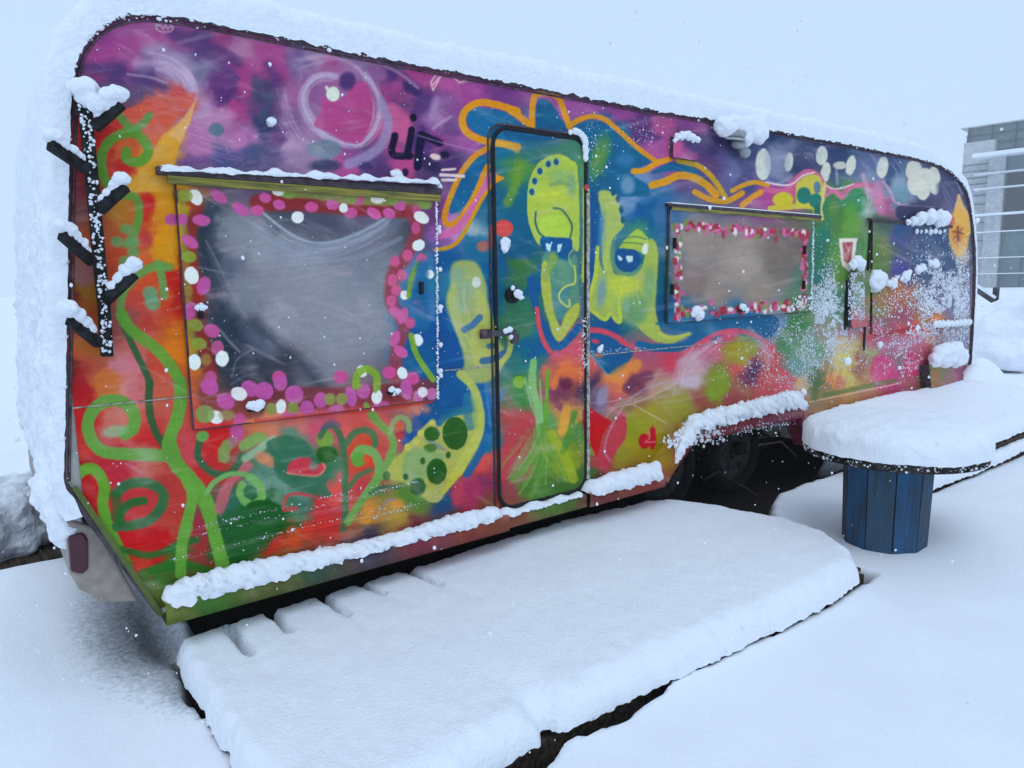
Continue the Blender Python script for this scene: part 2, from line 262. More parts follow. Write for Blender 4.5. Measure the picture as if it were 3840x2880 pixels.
S G 205,68,102 42 10 .9 1480,1410 1650,1290 1800,1215 1950,1200 2100,1240 2240,1340
S G 190,160,190 34 18 .7 1560,1440 1680,1340 1800,1270
S G 170,150,180 40 25 .5 2050,1180 2150,1290 2230,1430
B Y 150,150,22 95,60,-15 40 .85 1760,390
B Y 120,160,30 60,75,0 40 .8 1660,560
B Y 85,40,90 26,60,0 20 .8 1850,500
B Y 150,150,50 160,90,-20 60 .5 1350,760
W Y 205,175,195 60 3 .7 720,700 1100,680 1380,560 1560,400 1650,330
W Y 200,180,200 70 3 .7 1420,620 1450,480 1500,400 1540,330
B Y 185,185,212 60,32,-10 24 .8 1500,560
B Y 190,165,180 55,80,10 40 .5 1500,470
W Y 165,150,150 60 3 .6 980,980 1010,800 1110,690 1320,650 1540,620
W Y 190,200,215 40 3 .6 1920,230 2010,300 2080,420
W Y 195,165,180 60 3 .5 1780,260 1900,340 1960,480
S Y 205,215,225 6 3 .5 1180,690 1360,790
B Y 140,150,190 30,60,20 16 .7 1010,640
S Y 205,70,85 50 20 .85 590,760 500,900 460,1080
G Y 178,66,76 24 .9 455,900 500,810 600,745 650,770 600,900 520,1010 450,1120
G K 192,8,30 8 1 618,450 680,440 750,490 820,530 850,560 800,650 765,760 740,870 690,780 640,700 612,620
G K 185,52,78 10 .95 960,465 992,560 980,700 920,790 870,870 830,930 760,965 740,860 780,720 830,600 890,520
B K 185,18,42 52,66,0 6 1 1145,725
B K 185,22,45 32,104,0 6 1 1215,695
L K 225,120,130 12 4 .8 1185,640 1190,700 1150,735 1240,730
S K 160,150,180 16 8 .6 850,900 800,800 850,620 1000,380 1200,250 1450,200
S K 215,140,60 90 30 .8 880,170 960,110 1080,60
S K 105,55,85 90 30 .8 1000,260 1080,190 1180,160
S K 120,190,115 62 12 .95 185,40 178,250 225,450 250,700
S K 95,170,45 32 8 .95 310,120 302,300 295,520
S K 130,185,150 22 10 .7 110,180 160,380 240,600
S K 130,190,130 18 8 .7 240,200 255,420 270,640
S K 95,158,70 60 20 .8 250,600 200,800 100,950 0,1050
S K 140,185,110 10 5 .6 250,600 180,780 60,960
S K 120,180,70 14 6 .7 260,620 230,850 150,1050 60,1180
S K 85,150,60 50 20 .8 270,600 270,850 220,1100 160,1200
S K 150,190,110 10 5 .6 280,600 300,850 290,1100
S K 90,155,50 60 18 .8 290,580 380,850 470,1060
S K 150,180,40 80 16 .85 340,660 420,800 470,900 530,1050
S K 75,145,55 50 14 .9 540,480 500,640 440,820
S K 215,165,60 70 20 .8 470,440 450,560 430,640
W Y 130,190,110 70 3 .8 630,450 618,600 650,800
W Y 120,180,80 150 3 .8 660,780 590,950 470,1130
W Y 110,170,70 130 3 .8 668,800 660,1000 590,1170
W Y 130,175,60 120 3 .8 680,800 740,980 800,1130
W Y 150,175,40 90 3 .8 700,830 770,950 850,1080
B K 115,182,42 54,52,0 8 1 60,215
S K 222,120,60 50 20 .85 360,260 400,140 470,110 560,110
B K 95,40,75 50,60,30 25 .8 470,230
S A 80,58,118 90 50 .8 690,600 900,590 1150,650 1420,750
S A 95,80,125 80 50 .7 780,760 1000,770 1300,790
S A 158,66,142 130 60 .7 760,470 1000,430 1280,330 1500,300
S A 165,150,195 80 50 .7 1180,540 1420,560 1600,660 1660,740
S A 75,55,115 100 60 .75 1500,300 1700,360 1900,440 2050,540
W A 200,190,220 160 4 .5 1250,520 1450,560 1600,660 1680,800
W A 190,150,195 180 4 .4 1250,850 1500,900 1800,960 2100,1060
W A 190,160,205 160 4 .4 1600,1150 1850,1240 2150,1330
S B 85,55,120 120 60 .7 120,560 180,700 100,860
S B 160,66,140 100 50 .7 20,420 140,480 260,640
W B 190,175,215 200 4 .5 300,500 480,440 700,430 900,500 1060,680
W B 175,165,210 170 4 .5 200,700 250,950 350,1150 520,1320
S B 168,162,205 55 26 .85 690,660 580,650 470,700 410,830 430,960 500,1080 620,1190 760,1240 900,1240
S B 172,165,208 45 20 .85 860,1250 980,1180 1060,1020 1065,860 1000,720 940,640
W B 195,188,222 110 4 .6 700,650 560,650 450,720 400,850 430,980 520,1110 660,1200 800,1250 940,1230 1040,1110 1080,940 1040,760 960,620
G B 172,66,138 18 .95 560,830 620,870 740,860 850,720 950,720 1000,850 1000,1000 960,1150 900,1235 780,1230 640,1150 500,1080 560,960
S B 150,62,128 50 30 .5 650,920 800,950 980,1010
B B 68,48,112 70,80,20 30 .9 790,700
S B 140,140,190 85 30 .8 1080,880 1140,1060 1090,1240 960,1350 800,1420
S B 120,110,165 50 30 .6 300,600 420,480 600,430 800,500 950,580
S B 180,165,205 26 12 .5 1100,560 1250,640 1400,760
B B 95,128,152 150,85,0 18 .85 590,1290
B B 50,62,100 140,50,0 25 .85 600,1430
B B 60,50,110 60,40,0 20 .8 950,1440
B B 60,80,115 40,70,10 25 .8 110,860 60,1000
B A 78,115,138 66,60,20 10 .9 1870,1120
B A 190,180,215 90,30,60 40 .6 1640,680
S A 190,180,220 18 10 .5 1100,640 1300,670 1450,720
S A 90,65,125 110 50 .7 1550,320 1750,420 1900,560
S B 22,20,52 62 8 .95 1200,1170 1180,1330 1330,1350
S B 20,20,50 58 8 .95 1345,1120 1310,1320
B B 20,18,48 30,36,0 6 1 1360,1018
S B 25,22,58 64 8 .95 1430,1165 1590,1235
S B 25,24,58 72 10 .95 1430,1170 1410,1300 1395,1440
B B 30,25,65 42,36,0 8 .95 1630,1340
B B 35,35,75 120,60,30 40 .7 1490,1410
B B 35,28,68 30,36,0 10 .9 1290,1490
B B 215,215,225 48,52,0 8 1 1215,1510
B B 195,220,210 58,64,0 6 1 665,812
L B 195,220,210 26 6 1 610,755 640,800
B B 205,228,232 42,44,0 5 1 130,1052
B B 225,215,215 46,26,15 8 .9 1550,1355
L B 228,212,222 20 6 .95 1610,1468 1720,1460
L B 228,212,222 26 6 .95 1595,1510 1795,1522
L B 228,212,222 24 6 .95 1610,1555 1725,1555
L B 225,195,205 14 5 .8 1560,640 1510,710 1530,780 1600,650 1520,740
L B 225,195,205 14 5 .8 1715,675 1760,715 1820,690
L A 205,195,215 10 4 .8 1350,210 1350,250 1400,280 1480,270 1500,240 1470,205
L A 205,195,215 9 4 .8 1380,215 1410,250 1430,215 1450,250 1480,230
S B 170,160,200 24 14 .6 1530,1110 1600,1060 1680,1010
S B 160,150,195 60 35 .5 1520,1000 1560,860
S B 180,150,200 12 6 .5 1400,1170 1600,1230 1950,1320
B C 192,214,210 66,138,0 7 1 2170,1420
B D 192,213,208 36,82,8 7 1 180,572
B D 192,213,208 50,82,5 7 1 465,515
B D 195,212,208 42,92,10 7 1 497,660
B D 195,213,206 42,88,12 7 1 716,602
B D 195,212,208 48,94,8 7 1 990,616
B D 200,210,200 60,34,0 12 .9 620,600
B D 198,214,208 72,95,0 7 1 1262,650 1275,760
B D 198,214,208 85,90,0 7 1 1355,710
B D 198,214,208 58,80,0 7 1 1340,820
B D 198,214,208 46,82,-12 7 1 1440,690 1430,770
B D 130,150,190 110,160,0 40 .45 80,560
S D 140,150,190 30 18 .6 0,730 80,760 200,700
S D 60,80,130 60 30 .7 560,700 600,760
S D 140,190,215 24 14 .6 590,640 600,760
S D 192,92,142 44 10 .95 -20,810 150,820 230,730 330,655 430,680 500,790 600,830 640,850 700,790 800,765 900,770
S D 225,215,230 16 6 .8 -20,745 120,770 210,760 300,690 400,660
S D 225,225,235 14 5 .8 500,770 560,800 640,795 740,760
G D 190,192,62 10 1 240,900 245,770 320,690 430,685 470,760 465,960 340,960 250,940
S D 192,192,50 50 8 1 20,975 150,960 300,950 400,965 420,1060
B D 192,192,30 88,64,0 10 1 130,895
B D 15,118,110 62,72,0 8 1 310,860
B D 15,118,110 58,62,0 8 1 410,905
B D 25,105,90 32,60,0 8 1 430,1000
B D 60,112,165 30,52,0 8 .9 425,790
S D 205,200,120 30 6 1 490,760 475,900 466,1060
B D 35,125,85 84,110,0 10 1 555,975
B D 90,138,45 52,90,0 40 .8 570,980
B D 50,142,90 112,105,0 12 1 745,910
B D 85,160,45 60,80,0 50 .7 720,1000
S D 205,110,160 34 12 .8 500,860 570,820 640,880 720,790 800,770
B D 30,118,110 46,70,0 20 .7 490,1200
S D 140,190,170 50 40 .6 830,900 870,1050
S D 195,160,195 18 8 .85 1000,740 1060,830 1130,935 1430,965
S D 205,170,200 40 30 .6 820,680 860,800
S D 200,120,175 70 40 .7 950,850 980,1000
G D 45,45,90 14 .9 1130,950 1400,960 1560,1000 1350,1090 1130,1060
B D 150,180,215 60,70,20 40 .5 1130,740
B D 90,150,175 70,60,0 40 .6 1150,840
S D 60,65,105 50 30 .6 1480,780 1500,900
S D 170,185,215 12 8 .5 1600,680 1680,850
G D 215,182,115 10 1 1642,850 1690,930 1745,1060 1740,1200 1600,1150 1600,1050
B D 226,176,62 88,215,0 18 .95 1650,1180
B D 235,205,150 50,80,0 40 .6 1690,1380
B D 200,110,40 45,80,0 30 .7 1635,1200
L D 110,50,30 14 5 .9 1640,1130 1645,1250
L D 110,50,30 12 5 .9 1600,1170 1690,1190
L D 130,70,30 12 5 .8 1605,1240 1680,1140
B D 190,70,80 60,50,0 14 .7 1560,1080
W H 205,208,110 150 3 .8 640,470 620,650 560,890
W H 212,200,110 120 3 .7 750,400 720,600 690,870
W H 200,120,70 110 3 .7 600,740 620,820 600,920
G H 198,58,128 20 .75 880,700 950,570 1040,600 1120,700 1130,800 1010,840 930,880
G H 192,48,110 20 .75 1160,650 1240,560 1350,620 1340,720 1250,775 1180,730
W H 225,130,175 120 3 .7 930,830 990,700 1070,590
W H 220,140,180 120 3 .6 1180,700 1260,640 1340,600
S H 190,52,62 50 20 .7 870,430 1100,375 1300,360 1420,340
S H 80,125,55 40 16 .7 480,930 800,860 1100,800
S H 225,200,190 12 5 .7 360,985 650,925 1150,820
S H 70,110,60 60 30 .6 400,700 420,860 400,950
W D 60,75,165 160 3 .6 1080,1130 1100,1350 1090,1600
W D 70,110,165 240 3 .5 1280,1180 1300,1350 1290,1480
W D 130,60,80 240 3 .4 1300,1200 1300,1330 1310,1420
W D 120,140,185 120 3 .5 1480,700 1560,820 1640,960
W D 140,160,200 160 3 .5 820,480 900,560 960,660
W D 150,165,205 120 3 .5 1080,520 1160,640 1180,780
W D 120,135,180 120 3 .5 300,480 380,500 420,600
W D 190,215,210 60 3 .6 850,780 880,900 860,1040
W D 100,190,130 90 3 .5 800,1150 820,1300 800,1450
H D 225,228,230 6 .95 612,1228 770,1228 748,1400 705,1520 640,1470
H D 150,55,70 8 .9 640,1262 735,1262 722,1400 700,1450 655,1430
L D 210,170,170 9 4 .8 660,1270 700,1330 660,1400 715,1290 680,1430 650,1330
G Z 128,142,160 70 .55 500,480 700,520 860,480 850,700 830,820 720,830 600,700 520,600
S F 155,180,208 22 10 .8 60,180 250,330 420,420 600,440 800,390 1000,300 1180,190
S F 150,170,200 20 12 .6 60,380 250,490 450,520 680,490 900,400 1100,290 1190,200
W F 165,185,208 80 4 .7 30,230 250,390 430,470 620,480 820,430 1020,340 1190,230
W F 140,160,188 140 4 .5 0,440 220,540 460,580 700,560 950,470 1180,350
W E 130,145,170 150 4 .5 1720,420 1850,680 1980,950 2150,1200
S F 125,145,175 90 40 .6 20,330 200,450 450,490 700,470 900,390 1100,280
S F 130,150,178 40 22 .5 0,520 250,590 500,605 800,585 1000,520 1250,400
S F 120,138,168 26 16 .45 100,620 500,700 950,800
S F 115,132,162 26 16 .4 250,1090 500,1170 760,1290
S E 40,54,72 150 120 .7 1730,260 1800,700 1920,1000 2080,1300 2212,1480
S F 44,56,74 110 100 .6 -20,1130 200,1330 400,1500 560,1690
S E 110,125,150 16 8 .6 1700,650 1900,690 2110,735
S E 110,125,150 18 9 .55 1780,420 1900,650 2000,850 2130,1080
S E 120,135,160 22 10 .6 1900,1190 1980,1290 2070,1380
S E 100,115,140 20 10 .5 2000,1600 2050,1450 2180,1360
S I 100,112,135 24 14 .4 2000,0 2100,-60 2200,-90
S F 145,40,42 150 40 .85 20,90 300,90 600,110 900,130 1300,150
S F 125,162,80 80 20 .8 250,10 500,20 800,70 1200,80 1480,110
S F 150,55,72 110 40 .85 1330,150 1390,330 1300,560 1190,700 1170,950 1280,1150 1220,1350 1200,1600
S E 140,45,40 110 40 .85 1560,30 1700,120 1640,400 1660,700 1700,1000 1760,1300 1830,1600
S E 120,150,60 60 30 .6 1570,60 1600,500 1640,1100 1680,1500
S J 120,48,60 190 50 .85 -60,130 300,120 700,120 1100,90 1480,50
S I 120,60,60 150 40 .8 1780,80 1850,240 2000,240 2212,220
B E 188,82,168 92,50,35 10 .95 1890,40 2080,150 1640,430
B E 180,75,165 62,54,0 8 .95 1480,240 1565,240
B E 190,82,168 84,54,10 8 .95 1740,245
B E 180,78,165 62,90,20 10 .95 1760,810 1640,1030
B E 192,78,160 76,62,20 8 .95 1830,1200
B E 180,85,150 60,72,0 10 .9 1880,1350 1820,1610
B F 192,85,170 60,46,20 8 .95 80,50 200,110 660,110 1240,120 1150,185
B F 195,80,158 62,50,0 8 .95 480,130 880,70 820,180 10,160
B F 198,85,165 74,48,35 8 .95 1020,185 1250,1380 1210,1040
B F 185,75,140 42,60,0 10 .95 1380,310 1390,160
B F 198,85,145 48,54,0 8 .95 1200,600 1310,550 1430,580 1260,720 1180,760 1210,850 1170,940 1330,1130
B F 195,90,165 46,82,18 8 .95 1200,1270 1270,1070
B F 195,70,150 68,60,0 8 .95 730,1600 200,1600 1150,1560 1350,1610
B F 175,90,160 38,34,0 10 .9 1400,950 1430,1010
B J 185,80,172 88,84,20 8 .95 70,60 330,90
B J 180,80,168 66,72,0 8 .95 560,140 930,60 210,-10 440,210
B J 180,82,172 56,96,-10 8 .95 820,110 1300,50
B J 185,85,165 80,46,-10 12 .85 690,225 300,270 1080,190
B J 190,110,180 50,60,0 10 .85 1520,90 1400,110
B I 182,78,168 88,74,30 8 .95 1950,150 2160,40 1810,25
B I 190,75,160 62,60,0 16 .85 2070,310 2040,410
B E 228,238,242 58,80,-30 7 1 1690,45
B E 228,238,242 66,84,-15 7 1 1655,722
B E 228,238,242 62,74,0 7 1 1920,1440 1680,1470
B I 222,228,240 78,62,20 8 1 2065,85 1860,285
B F 228,234,242 58,56,0 7 1 360,218
B F 228,234,242 42,44,0 6 1 755,138 1285,890 1500,712
B F 228,236,240 66,44,0 7 1 1050,60 200,-5
B F 228,236,240 76,52,28 7 1 1430,220
B F 228,236,240 60,52,-30 7 1 1405,460
B F 225,235,245 46,58,-20 7 1 1400,1278 915,1550 1265,1565
B J 228,234,244 50,68,10 7 1 1045,110 215,195
B J 215,215,235 46,48,0 8 1 1440,70
B F 120,160,75 60,42,0 12 .9 1450,110 290,20 830,60 1180,75
B E 125,160,55 72,56,15 12 .9 1630,560 1720,1310 1690,1150 1600,30
B E 145,125,60 50,58,0 20 .8 1780,1450 1620,850
B J 125,155,70 52,56,0 12 .9 130,215 320,205 640,130 740,130
B I 115,155,80 90,84,0 16 .9 1770,260
B I 140,150,90 80,50,0 20 .7 1960,270
S F 122,172,48 62 8 .95 860,1680 880,1570 960,1530 1040,1590 1050,1690
S J 115,160,70 48 8 .95 950,180 1000,290 1060,350 1110,400
S J 120,170,60 36 8 .9 870,-20 900,20
S J 120,170,60 36 8 .9 1030,-20 1030,60
S F 118,165,55 44 12 .9 1400,620 1340,760 1320,900
S F 118,172,45 50 8 .95 1340,1240 1370,1360 1430,1480 1530,1620
S F 30,105,165 110 30 .8 1440,640 1430,900 1440,1150
S J 200,60,50 30 14 .8 0,320 300,290 700,250 1100,210 1520,150
"""
def _pts(tok, c):
    ox, oy, k = CR[c]
    a = np.array([[float(v) for v in t.split(',')] for t in tok])
    return a*k + np.array([ox, oy])
def _spline(p, closed=False, n=8):
    if len(p) < 3 and not closed: return p
    q = np.vstack([p[-1:], p, p[:2]]) if closed else np.vstack([2*p[0]-p[1], p, 2*p[-1]-p[-2]])
    out = []
    t = np.linspace(0, 1, n, endpoint=False)[:, None]
    for i in range(1, len(q)-2):
        a, b, c, d = q[i-1], q[i], q[i+1], q[i+2]
        out.append(.5*((2*b)+(c-a)*t+(2*a-5*b+4*c-d)*t*t+(3*b-a-3*c+d)*t**3))
    out = np.vstack(out)
    return out if closed else np.vstack([out, p[-1:]])
def fbm2(x, y, seed=0, octv=4):
    r = np.zeros(np.shape(x)); amp = 1.; tot = 0.
    for o in range(octv):
        rs = np.random.RandomState(seed*31+o); T = rs.rand(64, 64)
        xi = np.floor(x).astype(int); yi = np.floor(y).astype(int)
        fx = x-xi; fy = y-yi; fx = fx*fx*(3-2*fx); fy = fy*fy*(3-2*fy)
        g = lambda i, j: T[i & 63, j & 63]
        r += amp*((g(xi, yi)*(1-fx)+g(xi+1, yi)*fx)*(1-fy)+(g(xi, yi+1)*(1-fx)+g(xi+1, yi+1)*fx)*fy)
        tot += amp; amp *= .5; x = x*2.03+7.3; y = y*2.03+3.1
    return r/tot*2-1
CW, CH = 2212, 1659
def bilin(a, x, y):
    x = np.clip(x, 0, a.shape[1]-1.001); y = np.clip(y, 0, a.shape[0]-1.001)
    xi = x.astype(int); yi = y.astype(int); fx = (x-xi)[..., None]; fy = (y-yi)[..., None]
    return (a[yi, xi]*(1-fx)+a[yi, xi+1]*fx)*(1-fy)+(a[yi+1, xi]*(1-fx)+a[yi+1, xi+1]*fx)*fy
def paint_sheet():
    k = 4
    s = np.array([[float(v) for v in t.split(',')] for t in BG.split()])
    gy, gx = np.mgrid[0:CH:k, 0:CW:k].astype(float)
    wx = gx+26*fbm2(gx/42, gy/34, 1, 3)+9*fbm2(gx/12, gy/9, 5, 3); wy = gy+24*fbm2(gx/42, gy/34, 2, 3)+8*fbm2(gx/12, gy/9, 6, 3)
    num = np.zeros(gx.shape+(3,)); den = np.zeros(gx.shape)
    for q in s:
        w = 1/((wx-q[0])**2+(wy-q[1])**2+150)**2.2
        num += w[..., None]*q[2:]; den += w
    low = num/den[..., None]
    yy, xx = np.mgrid[0:CH, 0:CW].astype(float)
    img = bilin(low, xx/k, yy/k)
    def comp(x0, y0, m, col):
        h, w = m.shape
        img[y0:y0+h, x0:x0+w] += m[..., None]*(np.array(col)-img[y0:y0+h, x0:x0+w])
    def box(p, pad):
        x0 = int(max(0, np.floor(p[:, 0].min()-pad))); x1 = int(min(CW, np.ceil(p[:, 0].max()+pad)))
        y0 = int(max(0, np.floor(p[:, 1].min()-pad))); y1 = int(min(CH, np.ceil(p[:, 1].max()+pad)))
        if x1 <= x0 or y1 <= y0: return None
        Y, X = np.mgrid[y0:y1, x0:x1].astype(float)
        return x0, y0, X, Y
    def edge(d, soft): return np.clip(.5-d/max(soft, .8), 0, 1)
    def segdist(X, Y, p):
        d = np.full(X.shape, 1e9)
        for a, b in zip(p[:-1], p[1:]):
            v = b-a; L = v@v+1e-9
            t = np.clip(((X-a[0])*v[0]+(Y-a[1])*v[1])/L, 0, 1)
            d = np.minimum(d, (X-a[0]-t*v[0])**2+(Y-a[1]-t*v[1])**2)
        return np.sqrt(d)
    def inside(X, Y, p):
        c = np.zeros(X.shape, bool); q = np.roll(p, 1, 0)
        for (xa, ya), (xb, yb) in zip(p, q):
            if ya == yb: continue
            c ^= ((ya > Y) != (yb > Y)) & (X < (xb-xa)*(Y-ya)/(yb-ya)+xa)
        return c
    seed = 0
    for line in ART.strip().splitlines():
        t = line.split(); kind, cr = t[0], t[1]; col = [float(v) for v in t[2].split(',')]; sc = CR[cr][2]; seed += 1
        if kind in 'SL':
            w, soft, al = float(t[3])*sc, float(t[4])*sc, float(t[5]); p = _pts(t[6:], cr)
            if kind == 'S': p = _spline(p)
            bx = box(p, w/2+soft+3)
            if bx is None: continue
            x0, y0, X, Y = bx
            n = fbm2(X/9, Y/9, seed % 50, 2)
            d = segdist(X, Y, p)-w/2*(1+.10*n)
            comp(x0, y0, al*edge(d, soft)*(1-.10*np.abs(n)), np.array(col))
        elif kind == 'W':      # bundle of thin dry-brush hairs along a path
            w, soft, al = float(t[3])*sc, float(t[4])*sc, float(t[5]); p = _spline(_pts(t[6:], cr)); rs = np.random.RandomState(seed)
            d = np.gradient(p, axis=0); d /= np.linalg.norm(d, axis=1, keepdims=True)+1e-9; nr = np.stack([-d[:, 1], d[:, 0]], 1); L = np.linspace(0, 1, len(p))
            for q in range(12):
                o = (rs.rand()-.5)*w; a0, a1 = sorted((rs.rand()*.35, 1-rs.rand()*.35)); k2 = (L >= a0) & (L <= a1)
                if k2.sum() < 2: continue
                pp = p[k2]+nr[k2]*(o*(1+.25*np.sin(L[k2]*5+q)))[:, None]; ww = w*(.03+.10*rs.rand()**2); sf = max(1.5, ww*.8)
                bx = box(pp, ww/2+sf+3)
                if bx is None: continue
                x0, y0, X, Y = bx; dd = segdist(X, Y, pp)-ww/2
                comp(x0, y0, al*(.25+.5*rs.rand())*edge(dd, sf), np.array(col))
        elif kind in 'GH':
            soft, al = float(t[3])*sc, float(t[4]); p = _pts(t[5:], cr)
            if kind == 'G': p = _spline(p, True)
            bx = box(p, soft+3)
            if bx is None: continue
            x0, y0, X, Y = bx
            d = segdist(X, Y, np.vstack([p, p[:1]])); d = np.where(inside(X, Y, p), -d, d)
            n = fbm2(X/12, Y/12, seed % 50, 3)
            comp(x0, y0, al*edge(d+n*1.2, soft)*(1-.10*np.abs(n)), col)
        else:
            rx, ry, an = [float(v) for v in t[3].split(',')]; kk = .92 if cr in 'EFJI' else 1.; rx *= sc*kk; ry *= sc*kk; an = math.radians(an)
            soft, al = float(t[4])*sc, float(t[5])
            for c in _pts(t[6:], cr):
                bx = box(c[None], max(rx, ry)*1.1+soft+3)
                if bx is None: continue
                x0, y0, X, Y = bx
                u = (X-c[0])*math.cos(an)+(Y-c[1])*math.sin(an); v = -(X-c[0])*math.sin(an)+(Y-c[1])*math.cos(an)
                r = np.sqrt((u/rx)**2+(v/ry)**2); n = fbm2(X/7+c[0], Y/7, seed % 50, 2)
                comp(x0, y0, al*edge((r-1)*min(rx, ry)+n*.8, soft)*(1-.08*np.abs(n)), np.array(col)+6*n[..., None].mean())
    # petals round the small window
    rs = np.random.RandomState(4)
    for i in range(330):
        e = rs.rand()*4; u = rs.rand(); w = rs.randn()*9
        if e < 1.5: c = (1452+u*295, 478+u*22+abs(w)+2)
        elif e < 2.8: c = (1456+u*285, 688-u*22-abs(w)*1.2)
        elif e < 3.5: c = (1458+abs(w)*.8, 480+u*200)
        else: c = (1742-abs(w)*.8, 500+u*165)
        col = [(190, 80, 150), (160, 45, 70), (225, 225, 235), (150, 40, 55), (195, 95, 160), (120, 140, 80)][rs.randint(6)]
        rx, ry = 3+3*rs.rand(), 4+5*rs.rand()
        x0, y0, X, Y = box(np.array([c]), 16)
        r = np.sqrt(((X-c[0])/rx)**2+((Y-c[1])/ry)**2)
        comp(x0, y0, .9*edge((r-1)*rx, 2.2), col)
    # dry-brush grain and soft smears in the paint
    yyw = yy+.13*xx
    g1 = fbm2(xx/60, yyw/5, 21, 3); g2 = fbm2(xx/6, yy/6, 22, 2); g3 = fbm2(xx/90, yy/70, 23, 3)
    img *= (1+.045*g1+.03*g2+.05*g3)[..., None]
    wisp = np.clip(fbm2((xx+yy*.8)/120, (yy-xx*.5)/16, 25, 3)-.38, 0, 1)*.55
    wisp += np.clip(fbm2((xx-yy*.2)/90, (yy+xx*.2)/13, 27, 3)-.34, 0, 1)*.6+np.clip(fbm2((xx-yy*.3)/60, (yy-xx*.1)/50, 28, 4)-.25, 0, 1)*.5
    wisp = np.clip(wisp, 0, .4)
    img += wisp[..., None]*(np.array([195., 190, 210])-img)
    g = img.mean(2, keepdims=True); img = (g+(img-g)*.90)*np.array([.965, .985, 1.])
    return np.clip(img, 0, 255)
# ---------------------------------------------------------------- end of the mural
sheet = paint_sheet()
def lin(c):
    c = np.asarray(c, float)/255.; return np.where(c <= .04045, c/12.92, ((c+.055)/1.055)**2.4)
def paint_at(P, gain=1.):
    u, v = proj(P)
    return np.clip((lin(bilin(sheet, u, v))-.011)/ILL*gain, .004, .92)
# ---------------------------------------------------------------- materials
def mat(name, col=(.5, .5, .5), rough=.6, spec=.4, metal=0., var=.12, scale=8., bump=0., bscale=60., attr=None, stretch=None, col2=None, sss=0., emit=None):
    m = bpy.data.materials.new(name); m.use_nodes = True; n = m.node_tree.nodes; l = m.node_tree.links; p = n['Principled BSDF']
    p.inputs['Roughness'].default_value = rough; p.inputs['Metallic'].default_value = metal; p.inputs['Specular IOR Level'].default_value = spec
    tc = n.new('ShaderNodeTexCoord'); mp = n.new('ShaderNodeMapping'); l.new(tc.outputs['Object'], mp.inputs[0])
    if stretch: mp.inputs['Scale'].default_value = stretch
    no = n.new('ShaderNodeTexNoise'); no.inputs['Scale'].default_value = scale; no.inputs['Detail'].default_value = 6; l.new(mp.outputs[0], no.inputs[0])
    if attr:
        at = n.new('ShaderNodeAttribute'); at.attribute_name = attr; base = at.outputs['Color']
        mr = n.new('ShaderNodeMapRange'); mr.inputs['To Min'].default_value = 1-var; mr.inputs['To Max'].default_value = 1+var; l.new(no.outputs[0], mr.inputs[0])
        mu = n.new('ShaderNodeVectorMath'); mu.operation = 'SCALE'; l.new(base, mu.inputs[0]); l.new(mr.outputs[0], mu.inputs['Scale']); l.new(mu.outputs[0], p.inputs['Base Color'])
    else:
        cr = n.new('ShaderNodeValToRGB'); a = np.array(col[:3]); b = np.array(col2[:3]) if col2 is not None else a*(1-var*2)
        cr.color_ramp.elements[0].position = .35; cr.color_ramp.elements[1].position = .65
        cr.color_ramp.elements[0].color = (*b, 1); cr.color_ramp.elements[1].color = (*np.clip(a*(1+var*.5), 0, .95), 1)
        l.new(no.outputs[0], cr.inputs[0]); l.new(cr.outputs[0], p.inputs['Base Color'])
    if bump:
        b2 = n.new('ShaderNodeTexNoise'); b2.inputs['Scale'].default_value = bscale; b2.inputs['Detail'].default_value = 5; l.new(mp.outputs[0], b2.inputs[0])
        bp = n.new('ShaderNodeBump'); bp.inputs['Strength'].default_value = 1; bp.inputs['Distance'].default_value = bump; l.new(b2.outputs[0], bp.inputs['Height']); l.new(bp.outputs[0], p.inputs['Normal'])
    if sss:
        p.inputs['Subsurface Weight'].default_value = sss; p.inputs['Subsurface Radius'].default_value = (.03, .04, .05); p.inputs['Subsurface Scale'].default_value = .6
    return m
M = {}
M['snow'] = mat('snow', (.87, .895, .955), .85, .2, var=.015, scale=14, bump=.006, bscale=90)
M['snow_rough'] = mat('snow_rough', (.87, .895, .955), .85, .2, var=.02, scale=30, bump=.008, bscale=55)
M['snow_plaster'] = mat('snow_plaster', (.85, .90, .95), .85, .2, var=.03, scale=12, bump=.016, bscale=26, stretch=(1, 1, .45))
M['paint'] = mat('painted_panel', rough=.45, spec=.14, var=.05, scale=40, attr='paint', bump=.0006, bscale=30)
M['paint_old'] = mat('painted_trim', rough=.6, spec=.25, var=.25, scale=30, attr='paint', bump=.002, bscale=60)
M['rail'] = mat('weathered_rail', (.09, .06, .07), .55, .3, var=.35, scale=30, col2=(.035, .028, .04))
M['rail2'] = mat('faded_rail', (.13, .075, .10), .6, .3, var=.35, scale=30)
M['shell'] = mat('dirty_shell', (.42, .40, .36), .6, .3, var=.2, scale=5)
M['beige'] = mat('beige_plastic', (.36, .30, .26), .5, .4, var=.12, scale=20)
M['black'] = mat('black_rubber', (.012, .013, .016), .7, .3, var=.3, scale=40)
M['dark'] = mat('dark_underbody', (.016, .014, .012), .9, .1, var=.4, scale=12)
M['tyre'] = mat('tyre_rubber', (.010, .010, .010), .85, .2, var=.3, scale=30, bump=.004, bscale=40)
M['rim'] = mat('dull_rim', (.03, .026, .024), .6, .4, var=.4, scale=20)
M['blackwood'] = mat('black_painted_wood', (.018, .02, .022), .75, .25, var=.5, scale=30, bump=.004, bscale=50)
M['redlens'] = mat('dark_red_lens', (.07, .008, .018), .2, .5, var=.2, scale=10)
M['redglass'] = mat('red_reflector', (.6, .03, .02), .3, .5, var=.1, scale=10)
M['lamp'] = mat('frosted_lamp_cover', (.34, .37, .38), .35, .5, var=.12, scale=14)
M['chrome'] = mat('dull_chrome', (.45, .46, .48), .35, .5, metal=.8, var=.15, scale=20)
